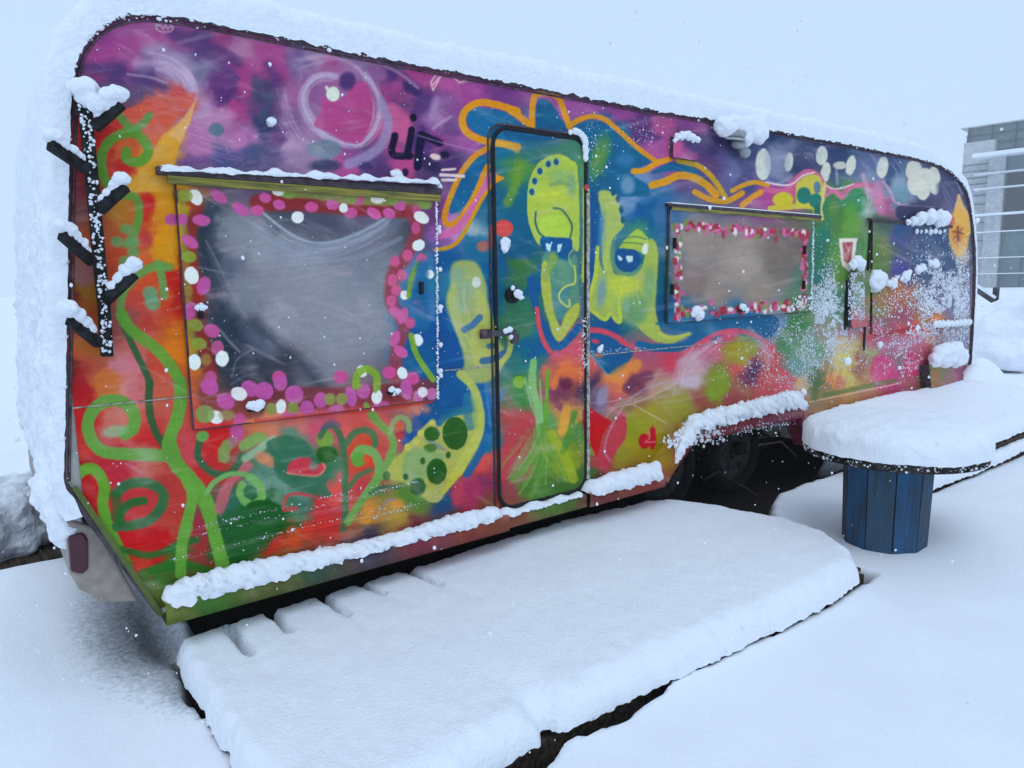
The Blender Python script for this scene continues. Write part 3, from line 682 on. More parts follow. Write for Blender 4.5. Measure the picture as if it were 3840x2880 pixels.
M['oldwood'] = mat('wet_brown_wood', (.075, .05, .035), .8, .2, var=.5, scale=9, bump=.004, bscale=30, stretch=(6, .8, 6), col2=(.02, .014, .01))
M['bluewood'] = mat('faded_blue_wood', (.034, .075, .135), .75, .25, var=.5, scale=7, bump=.004, bscale=24, stretch=(5, 5, .6), col2=(.045, .07, .09))
M['bluewood_b'] = mat('weathered_blue_wood_b', (.042, .075, .11), .75, .25, var=.5, scale=7, bump=.004, bscale=24, stretch=(5, 5, .6), col2=(.03, .045, .05))
M['bluewood_c'] = mat('weathered_blue_wood_c', (.022, .09, .19), .75, .25, var=.5, scale=7, bump=.004, bscale=24, stretch=(5, 5, .6), col2=(.03, .06, .10))
M['tabletop'] = mat('dark_table_edge', (.045, .04, .035), .8, .2, var=.5, scale=16, bump=.006, bscale=30)
M['concrete'] = mat('pale_concrete', (.52, .53, .55), .8, .2, var=.1, scale=2)
M['glassdark'] = mat('dark_window_glass', (.028, .036, .042), .6, .05, var=.5, scale=.9, col2=(.05, .055, .06))  # two mottled tones put reflections into the glass colour
M['glasspale'] = mat('pale_spandrel_glass', (.15, .22, .24), .6, .1, var=.12, scale=.6)
M['steel'] = mat('dark_steel', (.07, .07, .08), .6, .4, var=.3, scale=6)
M['greymound'] = mat('grey_heap_snow', (.80, .83, .88), .9, .15, var=.2, scale=9, bump=.02, bscale=24, col2=(.58, .61, .68))
M['twig'] = mat('brown_wire', (.09, .055, .035), .7, .3, var=.4, scale=30)
# ---------------------------------------------------------------- mesh helpers
def tag(o, label=None, cat=None, group=None, kind=None):
    if label: o['label'] = label
    if cat: o['category'] = cat
    if group: o['group'] = group
    if kind: o['kind'] = kind
    return o
def mesh(name, V, F, m, parent=None, col=None, smooth=False):
    V = np.asarray(V, dtype=np.float32); me = bpy.data.meshes.new(name)
    if isinstance(F, np.ndarray):
        k = F.shape[1]; me.vertices.add(len(V)); me.vertices.foreach_set('co', V.ravel())
        me.loops.add(F.size); me.loops.foreach_set('vertex_index', F.astype(np.int32).ravel())
        me.polygons.add(len(F)); me.polygons.foreach_set('loop_start', np.arange(0, F.size, k, dtype=np.int32)); me.polygons.foreach_set('loop_total', np.full(len(F), k, dtype=np.int32))
        me.update(calc_edges=True); me.validate()
    else:
        me.from_pydata(V.tolist(), [], F); me.update()
    if smooth: me.polygons.foreach_set('use_smooth', np.ones(len(me.polygons), bool))
    if col is not None:
        a = me.color_attributes.new('paint', 'FLOAT_COLOR', 'POINT'); c = np.ones((len(me.vertices), 4), np.float32); c[:, :3] = col; a.data.foreach_set('color', c.ravel())
    me.materials.append(m); o = bpy.data.objects.new(name, me); C.objects.link(o)
    if parent: o.parent = parent; o.matrix_parent_inverse = parent.matrix_world.inverted() if parent.type != 'EMPTY' else Matrix.Translation(-Vector(parent.location))
    return o
def empty(name, loc, label, cat, group=None):
    o = bpy.data.objects.new(name, None); C.objects.link(o); o.location = loc; o.empty_display_size = .1
    return tag(o, label, cat, group)
def gridfaces(nu, nv):
    i = np.arange(nu-1)[:, None]*nv+np.arange(nv-1)[None]; i = i.ravel()
    return np.stack([i, i+nv, i+nv+1, i+1], 1)
class MB:
    def __init__(s): s.v = []; s.f = []
    def add(s, v, f): k = len(s.v); s.v += [tuple(p) for p in v]; s.f += [tuple(i+k for i in q) for q in f]
    def box(s, a, b, bev=0.):
        x0, y0, z0 = a; x1, y1, z1 = b
        s.add([(x0, y0, z0), (x1, y0, z0), (x1, y1, z0), (x0, y1, z0), (x0, y0, z1), (x1, y0, z1), (x1, y1, z1), (x0, y1, z1)],
              [(0, 3, 2, 1), (4, 5, 6, 7), (0, 1, 5, 4), (1, 2, 6, 5), (2, 3, 7, 6), (3, 0, 4, 7)])
    def beam(s, a, b, w, h, up=(0, 0, 1)):
        a = Vector(a); b = Vector(b); d = (b-a).normalized(); u = Vector(up)
        if abs(d.dot(u)) > .98: u = Vector((0, 1, 0))
        r = d.cross(u).normalized(); u = r.cross(d)
        P = [a+r*i*w/2+u*j*h/2 for i, j in ((-1, -1), (1, -1), (1, 1), (-1, 1))]; P += [p+(b-a) for p in P]
        s.add(P, [(0, 3, 2, 1), (4, 5, 6, 7), (0, 1, 5, 4), (1, 2, 6, 5), (2, 3, 7, 6), (3, 0, 4, 7)])
    def tube(s, pts, r, n=8, closed=False, sq=1.):
        pts = [Vector(p) for p in pts]; m = len(pts); V = []; prev = None
        for i, p in enumerate(pts):
            a = pts[i-1] if (i or closed) else p; b = pts[(i+1) % m] if (i < m-1 or closed) else p
            d = (b-a).normalized(); u = Vector((0, 1, 0)) if abs(d.y) < .9 else Vector((0, 0, 1))
            x = d.cross(u).normalized(); y = x.cross(d)
            rr = r[i] if hasattr(r, '__len__') else r
            V += [p+x*math.cos(t)*rr+y*math.sin(t)*rr*sq for t in [2*math.pi*k/n for k in range(n)]]
        F = [(i*n+k, i*n+(k+1) % n, ((i+1) % m)*n+(k+1) % n, ((i+1) % m)*n+k) for i in range(m if closed else m-1) for k in range(n)]
        if not closed: F += [tuple(range(n-1, -1, -1)), tuple((m-1)*n+k for k in range(n))]
        s.add(V, F)
    def cyl(s, c, r, h, axis=2, n=32, r2=None):
        c = Vector(c); r2 = r if r2 is None else r2; V = []
        for q, rr in ((0, r), (1, r2)):
            for k in range(n):
                t = 2*math.pi*k/n; p = [0, 0, 0]; p[axis] = h*q; p[(axis+1) % 3] = rr*math.cos(t); p[(axis+2) % 3] = rr*math.sin(t); V.append(c+Vector(p))
        s.add(V, [(k, (k+1) % n, n+(k+1) % n, n+k) for k in range(n)]+[tuple(range(n-1, -1, -1)), tuple(range(n, 2*n))])
    def prism(s, poly, y0, y1):
        n = len(poly); V = [(x, y0, z) for x, z in poly]+[(x, y1, z) for x, z in poly]
        s.add(V, [tuple(range(n)), tuple(range(2*n-1, n-1, -1))]+[(k, k+n, (k+1) % n+n, (k+1) % n) for k in range(n)])
    def build(s, name, m, parent=None, bev=0., smooth=False):
        o = mesh(name, s.v, s.f, m, parent, smooth=smooth)
        if bev:
            b = o.modifiers.new('b', 'BEVEL'); b.width = bev; b.segments = 2; b.limit_method = 'ANGLE'
        return o
def n3(P, s, seed=0, o=4): return fbm2(P[:, 0]/s+P[:, 2]/s*.83+P[:, 1]/s*.31, P[:, 1]/s-P[:, 2]/s*.71+P[:, 0]/s*.17, seed, o)
_ico = None
def ico():
    global _ico
    if _ico is None:
        _ico = []
        for sub in (1, 2, 3):
            bm = bmesh.new(); bmesh.ops.create_icosphere(bm, subdivisions=sub, radius=1); bm.verts.ensure_lookup_table()
            _ico.append((np.array([v.co[:] for v in bm.verts]), np.array([[v.index for v in f.verts] for f in bm.faces]))); bm.free()
    return _ico
def clumps(name, items, m, sub=0, seed=0, parent=None, amp=.3, scl=.6):
    """items: (x,y,z,rx,ry,rz); many small irregular lumps in one mesh"""
    V0, F0 = ico()[sub]; rs = np.random.RandomState(seed); it = np.array(items, float); n = len(it)
    D = 1+amp*(rs.rand(n, len(V0))*2-1 if sub == 0 else np.stack([fbm2(V0[:, 0]/scl+q*3.1+V0[:, 2], V0[:, 1]/scl-V0[:, 2]/scl+q*1.7, seed, 3)*1.6 for q in range(n)]))
    V = V0[None]*D[..., None]
    V = V*it[:, None, 3:6]+it[:, None, :3]
    F = (F0[None]+(np.arange(n)*len(V0))[:, None, None]).reshape(-1, 3)
    return mesh(name, V.reshape(-1, 3), F, m, parent, smooth=True)
def fuse(o, vox, disp, size):
    a = o.modifiers.new('remesh', 'REMESH'); a.mode = 'VOXEL'; a.voxel_size = vox; a.use_smooth_shade = True
    t = bpy.data.textures.new('snow_clouds', 'CLOUDS'); t.noise_scale = size; t.noise_depth = 3
    b = o.modifiers.new('rough', 'DISPLACE'); b.texture = t; b.strength = disp; b.mid_level = .5; b.texture_coords = 'LOCAL'
def painted_grid(name, xs, zs, y, parent, inside=None, m='paint', gain=1., yfun=None):
    X, Z = np.meshgrid(xs, zs, indexing='ij'); Y = np.full(X.shape, y) if yfun is None else yfun(X, Z)
    P = np.stack([X.ravel(), Y.ravel(), Z.ravel()], 1); F = gridfaces(len(xs), len(zs))
    if inside is not None:
        c = P[F].mean(1); k = inside(c[:, 0], c[:, 2]); F = F[k]; used = np.unique(F); mp = np.zeros(len(P), int); mp[used] = np.arange(len(used)); P = P[used]; F = mp[F]
    return mesh(name, P, F, M[m], parent, col=paint_at(P, gain), smooth=True)
def pin(X, Z, poly):
    c = np.zeros(X.shape, bool); p = np.array(poly); q = np.roll(p, 1, 0)
    for (xa, za), (xb, zb) in zip(p, q):
        if za == zb: continue
        c ^= ((za > Z) != (zb > Z)) & (X < (xb-xa)*(Z-za)/(zb-za)+xa)
    return c
def wl(pts, y=0.): return [tuple(W(a, b, y)[[0, 2]]) for a, b in pts]
# =============================================================== the caravan
cara = empty('caravan', (3.7, 0, .1), 'long touring caravan covered in a bright painted mural with thick snow on its roof', 'caravan')
# side outline in metres (x along the caravan, z up)
TOP = wl([(133, 1040), (136, 830), (140, 620), (142, 415), (147, 260), (150, 180), (163, 125), (182, 90), (208, 62), (245, 41), (290, 31), (335, 32)])
TOPR = [(6.13, 2.53), (6.45, 2.515), (6.72, 2.478), (6.93, 2.42), (7.08, 2.345), (7.21, 2.20), (7.33, 1.96), (7.41, 1.72), (7.455, 1.42), (7.48, 1.05), (7.49, .7), (7.47, .48)]
top = [tuple(p) for p in _spline(np.array(TOP+[(.58, 2.497), (1.2, 2.492), (2.6, 2.497), (3.4, 2.510), (4.69, 2.526), (5.5, 2.53)]+TOPR), False, 5)]
BOT = [(4.52, .40), (4.36, .585), (3.16, .585), (2.97, .42), (.237, .40)]
OUT = top+BOT
xs = W(np.linspace(128, 2104, 1000)[0], 600)[0:1]
_us = np.linspace(130, 2103, 980); xs = np.array([W(u, 600)[0] for u in _us]); zs = np.linspace(.39, 2.54, 510)
painted_grid('side_panel', xs, zs, 0., cara, lambda X, Z: pin(X, Z, OUT))
# body shell: outline pushed back through the width of the body
WID = 2.25
mb = MB(); n = len(OUT); ys = [.004, .3, 1., 1.7, WID]
for j, yy in enumerate(ys):
    for (x, z) in OUT: mb.v.append((x+(.03*(yy/WID)**2 if x < .3 else 0), yy, z))
for j in range(len(ys)-1):
    for k in range(n):
        a = j*n+k; b = j*n+(k+1) % n; mb.f.append((a, a+n, b+n, b))
mb.f.append(tuple(range(n))); mb.f.append(tuple((len(ys)-1)*n+k for k in range(n-1, -1, -1)))
mb.build('shell', M['shell'], cara)
mb = MB(); path = [(x, -.006, z) for x, z in top]+[(.237, -.006, .40)]
path = [(.237, -.006, .385)]+[(x, -.006, z) for x, z in top]
mb.tube(path, .012, 8, sq=.8); mb.build('edge_rail', M['rail'], cara, smooth=True)
inn = []
for i, (x, z) in enumerate(top):
    a = np.array(top[max(i-1, 0)]); b = np.array(top[min(i+1, len(top)-1)]); d = (b-a)/np.linalg.norm(b-a); inn.append((x+d[1]*.021, -.003, z-d[0]*.021))
mb = MB(); mb.tube(inn, .005, 6, sq=.7); mb.build('inner_rail', M['rail2'], cara, smooth=True)
# greenish corner trim on the sloping rear edge
mb = MB(); a = np.array((.012, -.012, .905)); b = np.array((.240, -.012, .378)); mb.beam(a, b, .012, .018, up=(0, 0, 1))
P = np.array(mb.v); mesh('corner_trim', P, mb.f, M['paint_old'], cara, col=np.tile(lin((72, 96, 52))/ILL, (8, 1)))
# rear bumper with tail light
mb = MB(); mb.prism(wl([(140, 1120), (212, 1142), (300, 1300), (225, 1303), (172, 1275), (150, 1240)], .05)[::-1], .05, 2.0)
mb.build('rear_bumper', M['beige'], cara, bev=.01)
mb = MB(); mb.prism(wl([(146, 1157), (180, 1150), (190, 1165), (191, 1228), (178, 1240), (152, 1234)], .045)[::-1], .035, .07)
mb.build('tail_light', M['redlens'], cara, bev=.008)
mb = MB(); mb.box((.5, .35, .30), (7.1, 1.9, .41)); mb.box((2.9, .3, .38), (4.6, 2.1, .60)); mb.box((1.3, 1.6, .08), (7.3, 2.0, .42)); mb.box((.9, 1.0, .2), (1.3, 1.9, .42)); mb.beam((3.36, .2, .36), (3.36, 2, .36), .08, .08); mb.beam((4.12, .2, .36), (4.12, 2, .36), .08, .08)  # chassis and axles, plus dark slabs added to block daylight from behind
mb.build('underbody_light_block', M['dark'], cara)
for wx in (3.36, 4.12):
    ty = MB(); prof = [(.19, .02), (.27, .0), (.305, .03), (.31, .1), (.305, .15), (.27, .18), (.19, .17)]
    n = 40
    for r, yy in prof:
        for k in range(n): t = 2*math.pi*k/n; ty.v.append((wx+r*math.cos(t), .24+yy, .33+r*math.sin(t)))
    for j in range(len(prof)):
        for k in range(n): j2 = (j+1) % len(prof); ty.f.append((j*n+k, j*n+(k+1) % n, j2*n+(k+1) % n, j2*n+k))
    wh = ty.build('wheel', M['tyre'], cara, smooth=True)
    rm = MB(); rm.cyl((wx, .27, .33), .19, .08, 1, 32, .19); rm.cyl((wx, .245, .33), .06, .05, 1, 20)
    for k in range(6): t = k*math.pi/3; rm.cyl((wx+.12*math.cos(t), .26, .33+.12*math.sin(t)), .022, .03, 1, 10)
    rm.build('rim', M['rim'], wh)
# loose pipes and cables in the wheel bay
mb = MB(); rs = random.Random(3)
for i in range(9):
    x = rs.uniform(2.7, 4.8); y = rs.uniform(.04, .5); z = rs.uniform(.15, .5)
    mb.tube([(x, y, z), (x+rs.uniform(.1, .3), y+rs.uniform(-.1, .1), z-rs.uniform(0, .08)), (x+rs.uniform(.3, .6), y+rs.uniform(-.1, .2), z-rs.uniform(0, .25))], rs.uniform(.003, .008), 6)
mb.build('cable_bundle', M['twig'], cara)
# sill along the foot of the wall, in the same faded paint
def sill(x0, x1, z0, z1, yo, name='sill'):
    nx = max(8, int((x1-x0)*90)); xs_ = np.linspace(x0, x1, nx); prof = [(0.002, z1+.004), (-yo, z1), (-yo-.004, (z0+z1)/2), (-yo, z0), (0.06, z0-.004)]
    V = np.array([(x, y, z) for x in xs_ for y, z in prof]); F = gridfaces(nx, len(prof))
    c = paint_at(V+np.array([0, 0, -.0]), 1.)
    mesh(name, V, F, M['paint_old'], cara, col=c)
sill(.245, 1.80, .358, .436, .075); sill(1.80, 2.345, .360, .428, .05); sill(2.345, 2.955, .364, .443, .075)
# wheel arch flare
arch = [(2.965, .385), (3.0, .43), (3.17, .575), (3.24, .595), (4.30, .595), (4.37, .575), (4.50, .42), (4.53, .37)]
arch = _spline(np.array(arch), False, 6); V = []
for i, (x, z) in enumerate(arch):
    a = arch[max(i-1, 0)]; b = arch[min(i+1, len(arch)-1)]; d = (b-a)/np.linalg.norm(b-a); nx_, nz_ = -d[1], d[0]
    V += [(x+nx_*.115, 0.002, z+nz_*.115), (x+nx_*.105, -.06, z+nz_*.105), (x+nx_*.05, -.085, z+nz_*.05), (x, -.09, z), (x-nx_*.012, -.06, z-nz_*.012), (x-nx_*.012, .05, z-nz_*.012)]
V = np.array(V); mesh('wheel_arch', V, gridfaces(len(arch), 6), M['paint_old'], cara, col=paint_at(V*[1, 1, 1]))
# painted windows
def quad_panel(name, poly, y, parent, thick=.02, nx=200, nz=140, m='paint', rnd=0., gain=1.):
    p = np.array(poly); x0, x1, z0, z1 = p[:, 0].min(), p[:, 0].max(), p[:, 1].min(), p[:, 1].max()
    if rnd:
        R = rnd; q = []
        for (cx_, cz_, a0) in ((x1-R, z1-R, 0), (x0+R, z1-R, 90), (x0+R, z0+R, 180), (x1-R, z0+R, 270)):
            for t in np.linspace(a0, a0+90, 8): q.append((cx_+R*math.cos(math.radians(t)), cz_+R*math.sin(math.radians(t))))
        poly = q; p = np.array(q)
    o = painted_grid(name, np.linspace(x0, x1, nx), np.linspace(z0, z1, nz), y, parent, lambda X, Z: pin(X, Z, poly), m, gain)
    return o, poly
def frame_tube(name, poly, y, r, m, parent, sq=.7, closed=True):
    mb = MB(); pts = []
    P = [np.array(q) for q in poly]
    for i in range(len(P) if closed else len(P)-1):
        a = P[i]; b = P[(i+1) % len(P)]; k = max(1, int(np.linalg.norm(b-a)/.03)); pts += [tuple(a+(b-a)*t/k) for t in range(k)]
    mb.tube([(x, y, z) for x, z in pts], r, 6, closed=closed, sq=sq); return mb.build(name, M[m], parent, smooth=True)
def slab(name, poly, y0, y1, m, parent, bev=.003):
    p = poly if sum((poly[i][0]-poly[i-1][0])*(poly[i][1]+poly[i-1][1]) for i in range(len(poly))) < 0 else poly[::-1]
    mb = MB(); mb.prism(p, y0, y1); return mb.build(name, M[m], parent, bev=bev)
M['frame_g'] = mat('window_edge_paint', (.10, .09, .06), .5, .3, var=.4, scale=20)
w1 = wl([(380, 392), (941, 402), (943, 862), (420, 928)], -.02)
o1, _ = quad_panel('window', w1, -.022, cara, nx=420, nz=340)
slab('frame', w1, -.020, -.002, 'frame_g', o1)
w2 = wl([(1447, 452), (1757, 467), (1752, 672), (1442, 698)], -.02)
o2, _ = quad_panel('window', w2, -.022, cara, nx=260, nz=200); slab('frame', w2, -.020, -.002, 'frame_g', o2)
w3 = wl([(1886, 478), (2046, 486), (2046, 690), (1884, 722)], -.02)
o3, _ = quad_panel('window', w3, -.02, cara, nx=140, nz=160); slab('frame', w3, -.018, -.002, 'frame_g', o3)
# the grey in the middle of the two clear windows is drawn on the sheet
# awning rails over the windows
def rail(name, a, b, h, y, m, parent, m2='rail'):
    A = W(*a, 0); B = W(*b, 0); z = (A[2]+B[2])/2; mb = MB(); mb.box((A[0]+.03, -y, z-h), (B[0], -.0225, z-h*.5)); mb.box((A[0]+.03, -y-.003, z-h*.78), (B[0], -y+.001, z-h*.68)); o = mb.build(name, M[m], parent, bev=.002)
    mb = MB(); mb.box((A[0], -y, z-h*.48), (B[0]+.005, -.002, z)); mb.box((A[0]-.003, -y-.004, z-h*.3), (B[0]+.008, -y+.001, z-h*.12)); mb.build('rail_lip', M[m2], parent, bev=.002); return o
    A = W(*a, 0); B = W(*b, 0); z = (A[2]+B[2])/2; mb = MB(); mb.box((A[0], -y, z-h), (B[0], -.002, z)); mb.box((A[0]-.004, -y-.006, z-h*.35), (B[0]+.004, -y+.001, z-h*.05)); mb.box((A[0], -y-.004, z-h*1.0), (B[0], -y+.001, z-h*.72)); return mb.build(name, M[m], parent, bev=.002)
M['yrail'] = mat('yellow_brown_rail', (.30, .24, .04), .5, .3, var=.5, scale=5, stretch=(1, 1, 14), col2=(.10, .11, .03))
rail('window_rail', (335, 370), (942, 401), .058, .036, 'yrail', o1); rail('window_rail', (1436, 442), (1766, 464), .040, .03, 'yrail', o2); rail('window_rail', (1872, 476), (2052, 483), .028, .025, 'rail', o3)
frame_tube('seal', [w1[0], w1[1], w1[2], w1[3]], -.012, .006, 'rail', o1); frame_tube('seal', w2, -.012, .005, 'rail', o2)
def latch(px, py, parent, ln=.05, vert=True):
    c = W(px, py, -.03); mb = MB(); mb.box(c-np.array([.008, .012, ln/2]) if vert else c-np.array([ln/2, .012, .008]), c+np.array([.008, .008, ln/2]) if vert else c+np.array([ln/2, .008, .008])); mb.build('latch', M['black'], parent, bev=.003)
for a in ((433, 672), (910, 622)): latch(*a, o1, .055)
for a in ((552, 884), (850, 848)): latch(*a, o1, .055, False)
for a in ((1457, 525), (1452, 625), (1738, 540), (1736, 615)): latch(*a, o2, .06)
for a in ((1500, 680), (1602, 671)): latch(*a, o2, .06, False)
# door
dp = wl([(1063, 278), (1262, 278), (1250, 1062), (1075, 1085)]); dx0, dx1, dz0, dz1 = 1.792, 2.372, .452, 2.285
o4, dpoly = quad_panel('door', [(dx0, dz0), (dx1, dz1)], -.012, cara, nx=260, nz=420, rnd=.085)
slab('door_edge', dpoly, -.0105, -.002, 'black', o4, bev=.002)
frame_tube('door_seal', dpoly, -.010, .011, 'black', o4)
ob = np.array([(x, z) for x, z in dpoly]); cen = np.array([(dx0+dx1)/2, (dz0+dz1)/2]); outer = [(p-cen)*np.array([1.085, 1.02])+cen for p in ob]
outer = [tuple(p) for p in outer if p[1] > dz0+.0]
mb = MB(); pts = [p for p in [(dx1+.028, dz0+.02)]+[tuple(q) for q in outer if q[1] > dz0+.12]+[(dx0-.024, dz0+.02)]]
mb.tube([(x, -.004, z) for x, z in pts], .005, 6, sq=.6); mb.build('door_frame', M['rail'], o4, smooth=True)
M['cream'] = mat('faded_edge_strip', (.50, .46, .40), .6, .3, var=.35, scale=40)
mb = MB(); mb.box((dx1+.005, -.02, .50), (dx1+.026, -.003, 2.02)); mb.build('hinge_strip', M['cream'], o4, bev=.002)
c = W(1108, 638, -.03); mb = MB(); mb.cyl(c+np.array([0, -.012, 0]), .036, .028, 1, 28, .038); mb.cyl(c+np.array([0, -.028, 0]), .018, .02, 1, 20); mb.build('door_lock', M['black'], o4, bev=.003)
a = W(1040, 722, -.03); b = W(1112, 728, -.035); mb = MB(); mb.box((a[0], -.04, a[2]-.022), (a[0]+.05, -.013, a[2]+.022)); mb.build('hasp', M['rail2'], o4, bev=.003)
mb = MB(); mb.box((a[0]+.045, -.055, a[2]-.014), (b[0], -.03, a[2]+.014)); mb.box((b[0]-.03, -.06, b[2]-.03), (b[0]+.012, -.035, b[2]+.02)); mb.build('padlock', M['steel'], o4, bev=.004)
c = W(1268, 405, -.02); mb = MB(); mb.cyl(c, .016, .018, 1, 18); mb.build('reflector', M['redglass'], o4, bev=.002)
# small lid, lamp, column and boxes on the right half
vp = wl([(1455, 300), (1508, 303), (1509, 343), (1456, 340)], -.03); ov, _ = quad_panel('vent_lid', [(min(p[0] for p in vp), min(p[1] for p in vp)), (max(p[0] for p in vp), min(p[1] for p in vp)), (max(p[0] for p in vp), max(p[1] for p in vp)), (min(p[0] for p in vp), max(p[1] for p in vp))], -.03, cara, nx=40, nz=30); slab('lid_edge', [(min(p[0] for p in vp), min(p[1] for p in vp)), (max(p[0] for p in vp), min(p[1] for p in vp)), (max(p[0] for p in vp), max(p[1] for p in vp)), (min(p[0] for p in vp), max(p[1] for p in vp))], -.0285, -.002, 'rail', ov)
# awning lamp: oval body with clear cover
la = W(1583, 290, -.05); lamp = clumps('awning_lamp', [(la[0], -.055, la[2]+.005, .125, .055, .040)], M['lamp'], 2, 3, cara, amp=.02)
lb = W(1606, 318, -.06); clumps('lamp_foot', [(lb[0]-.03, -.05, lb[2]+.012, .06, .035, .026), (lb[0]+.02, -.055, lb[2]-.03, .04, .03, .035)], M['lamp'], 2, 5, lamp, amp=.15)
mb = MB(); mb.tube([(la[0]-.1, -.07, la[2]-.035), (la[0], -.115, la[2]-.04), (la[0]+.11, -.07, la[2]-.03)], .008, 8); mb.build('lamp_clip', M['chrome'], lamp, smooth=True)
x0 = W(1831, 600)[0]; x1 = W(1869, 600)[0]; oc, _ = quad_panel('gas_locker_column', [(x0, 1.19), (x1, 1.62)], -.045, cara, nx=40, nz=60, rnd=.05, gain=1.); mb = MB(); mb.box((x0, -.043, 1.19), (x1, -.002, 1.60)); mb.build('column_side', M['rail'], oc, bev=.02)
mb = MB(); mb.box((x0-.03, -.012, 1.18), (x0-.005, -.003, 1.55)); mb.box((x1+.015, -.012, 1.0), (x1+.035, -.003, 2.0)); mb.build('dark_groove', M['black'], cara)
bx = wl([(2008, 790), (2080, 785), (2082, 832), (2012, 838)], -.09); ob2, _ = quad_panel('step_box', bx, -.09, cara, nx=40, nz=30, gain=1.1); slab('box_side', bx, -.088, -.002, 'rail', ob2)
mb = MB(); a = W(2016, 705); mb.box((a[0], -.03, a[2]-.02), (7.44, -.003, a[2]+.01)); mb.build('side_bracket', M['rail'], cara, bev=.003)
mb = MB()
for zr in (1.172,): mb.box((.03, -.004, zr), (1.0*.44, -.0005, zr+.004)); mb.box((1.50, -.004, zr), (1.76, -.0005, zr+.004)); mb.box((2.42, -.004, zr), (7.42, -.0005, zr+.004))
mb.build('belt_seam', M['cream'], cara)
for zr in (.60, .565, .53, .65):
    mb = MB()
    for xa in np.arange(.14+(.65-zr)*.4, 1.75, .012): mb.box((xa, -.004, zr), (xa+.0121, -.0005, zr+.005))
    V = np.array(mb.v); mesh('pressed_rib', V, mb.f, M['paint_old'], cara, col=paint_at(V, 1.15))
# =============================================================== rack of hooks screwed to the wall
rack = empty('hook_rack', tuple(W(205, 768, -.03)), 'black wooden coat rack with six slanted pegs fixed to the painted wall, dusted with snow', 'hook rack')
mb = MB(); pts = [W(p[0], p[1], -.035) for p in ((180, 212), (190, 300), (200, 400), (208, 490), (217, 590), (225, 665), (231, 768))]
for a, b in zip(pts[:-1], pts[1:]): mb.beam(a, a+(b-a)*1.02, .036, .036, up=(0, -1, 0))
mb.build('post', M['blackwood'], rack, bev=.004)
HK = [((203, 276), (262, 224), -.11), ((188, 366), (108, 312), -.16), ((214, 455), (272, 402), -.12), ((200, 566), (133, 506), -.16), ((226, 652), (290, 592), -.12), ((214, 742), (150, 690), -.15)]
hooks = []
for a, b, yy in HK:
    A = W(*a, -.055); B = W(*b, yy); mb = MB(); mb.beam(A, B, .026, .034); mb.build('peg', M['blackwood'], rack, bev=.004); hooks.append((A, B))
# =============================================================== snow lying on the caravan
SN = 'snow'
def sweep_snow(name, path, wfun, hfun, label, seed, m='snow_rough', wall_y=0., amp=.22, sc_=.05, step=.009, group=None):
    """ridge of snow along a ledge; path = list of (x,y,z) of its inner foot, wfun/hfun give width and height along 0..1"""
    p = np.array(path, float); L = np.r_[0, np.cumsum(np.linalg.norm(np.diff(p, axis=0), axis=1))]; n = max(6, int(L[-1]/step)); t = np.linspace(0, L[-1], n)
    q = np.stack([np.interp(t, L, p[:, k]) for k in range(3)], 1); u = t/L[-1]; K = 15
    th = np.linspace(-.35, math.pi, K); V = np.zeros((n, K, 3))
    wv = np.array([wfun(a) for a in u]); hv = np.array([hfun(a) for a in u]); end = np.clip(np.minimum(t, L[-1]-t)/.04, 0, 1)**.5
    wv = wv*(.4+.6*end); hv = hv*end+.002
    for k, a in enumerate(th):
        V[:, k, 0] = q[:, 0]; V[:, k, 1] = q[:, 1]-wv/2-wv/2*math.cos(a)*1.05; V[:, k, 2] = q[:, 2]+hv*max(math.sin(a), -.3)
    Vf = V.reshape(-1, 3); nn = n3(Vf, sc_, seed)+.5*n3(Vf, sc_*.35, seed+1, 2)+.9*n3(Vf, .014, seed+5, 2); c = np.repeat(np.stack([q[:, 0], q[:, 1]-wv/2, q[:, 2]+hv*.25], 1), K, 0)
    D = Vf-c; r = np.linalg.norm(D, axis=1, keepdims=True)+1e-6; Vf = Vf+D/r*(nn*amp*.05*np.minimum(r[:, 0]/.03, 1.2))[:, None]
    Vf[:, 1] = np.minimum(Vf[:, 1], wall_y-.002)
    o = mesh(name, Vf, gridfaces(n, K)[:, ::-1], M[m], smooth=True)
    return tag(o, label, 'snow', group)
g = 'snow lying along the sills of the caravan'
zl = .440
sweep_snow('sill_snow', [(.245, 0, zl), (1.78, 0, zl)], lambda a: .082, lambda a: .058+.012*math.sin(9*a)-.022*a, 'long lumpy roll of snow on the sill left of the caravan door', 11, group=g)
sweep_snow('sill_snow', [(1.76, 0, zl-.01), (2.33, 0, zl-.01)], lambda a: .06, lambda a: .016+.008*math.sin(20*a), 'thin strip of snow on the threshold under the caravan door', 13, group=g)
sweep_snow('sill_snow', [(2.34, 0, zl+.004), (2.94, 0, zl+.004)], lambda a: .1, lambda a: .055+.02*a, 'short roll of snow on the sill between door and wheel arch', 15, group=g)
ap = [(3.02, 0, .50), (3.10, 0, .60), (3.2, 0, .685), (3.6, 0, .70), (4.30, 0, .705), (4.42, 0, .665)]
sweep_snow('arch_snow', ap, lambda a: .12, lambda a: .055+.03*a, 'thick rough snow on top of the wheel arch', 17, amp=.4)
A = W(335, 370, -.002); B = W(942, 398, -.002)
sweep_snow('rail_snow', [(A[0], -.002, A[2]), (B[0]+.01, -.002, B[2]-.0)], lambda a: .055, lambda a: .014+.006*math.sin(40*a)+.004*math.sin(93*a), 'thin line of snow on the rail above the large grey window', 19, amp=.25)
A = W(1436, 440, -.002); B = W(1766, 466, -.002)
sweep_snow('rail_snow', [(A[0], -.002, 2.005), (B[0], -.002, 2.008)], lambda a: .03, lambda a: .004, 'faint dusting of snow on the rail above the small beige window', 20, amp=.1)
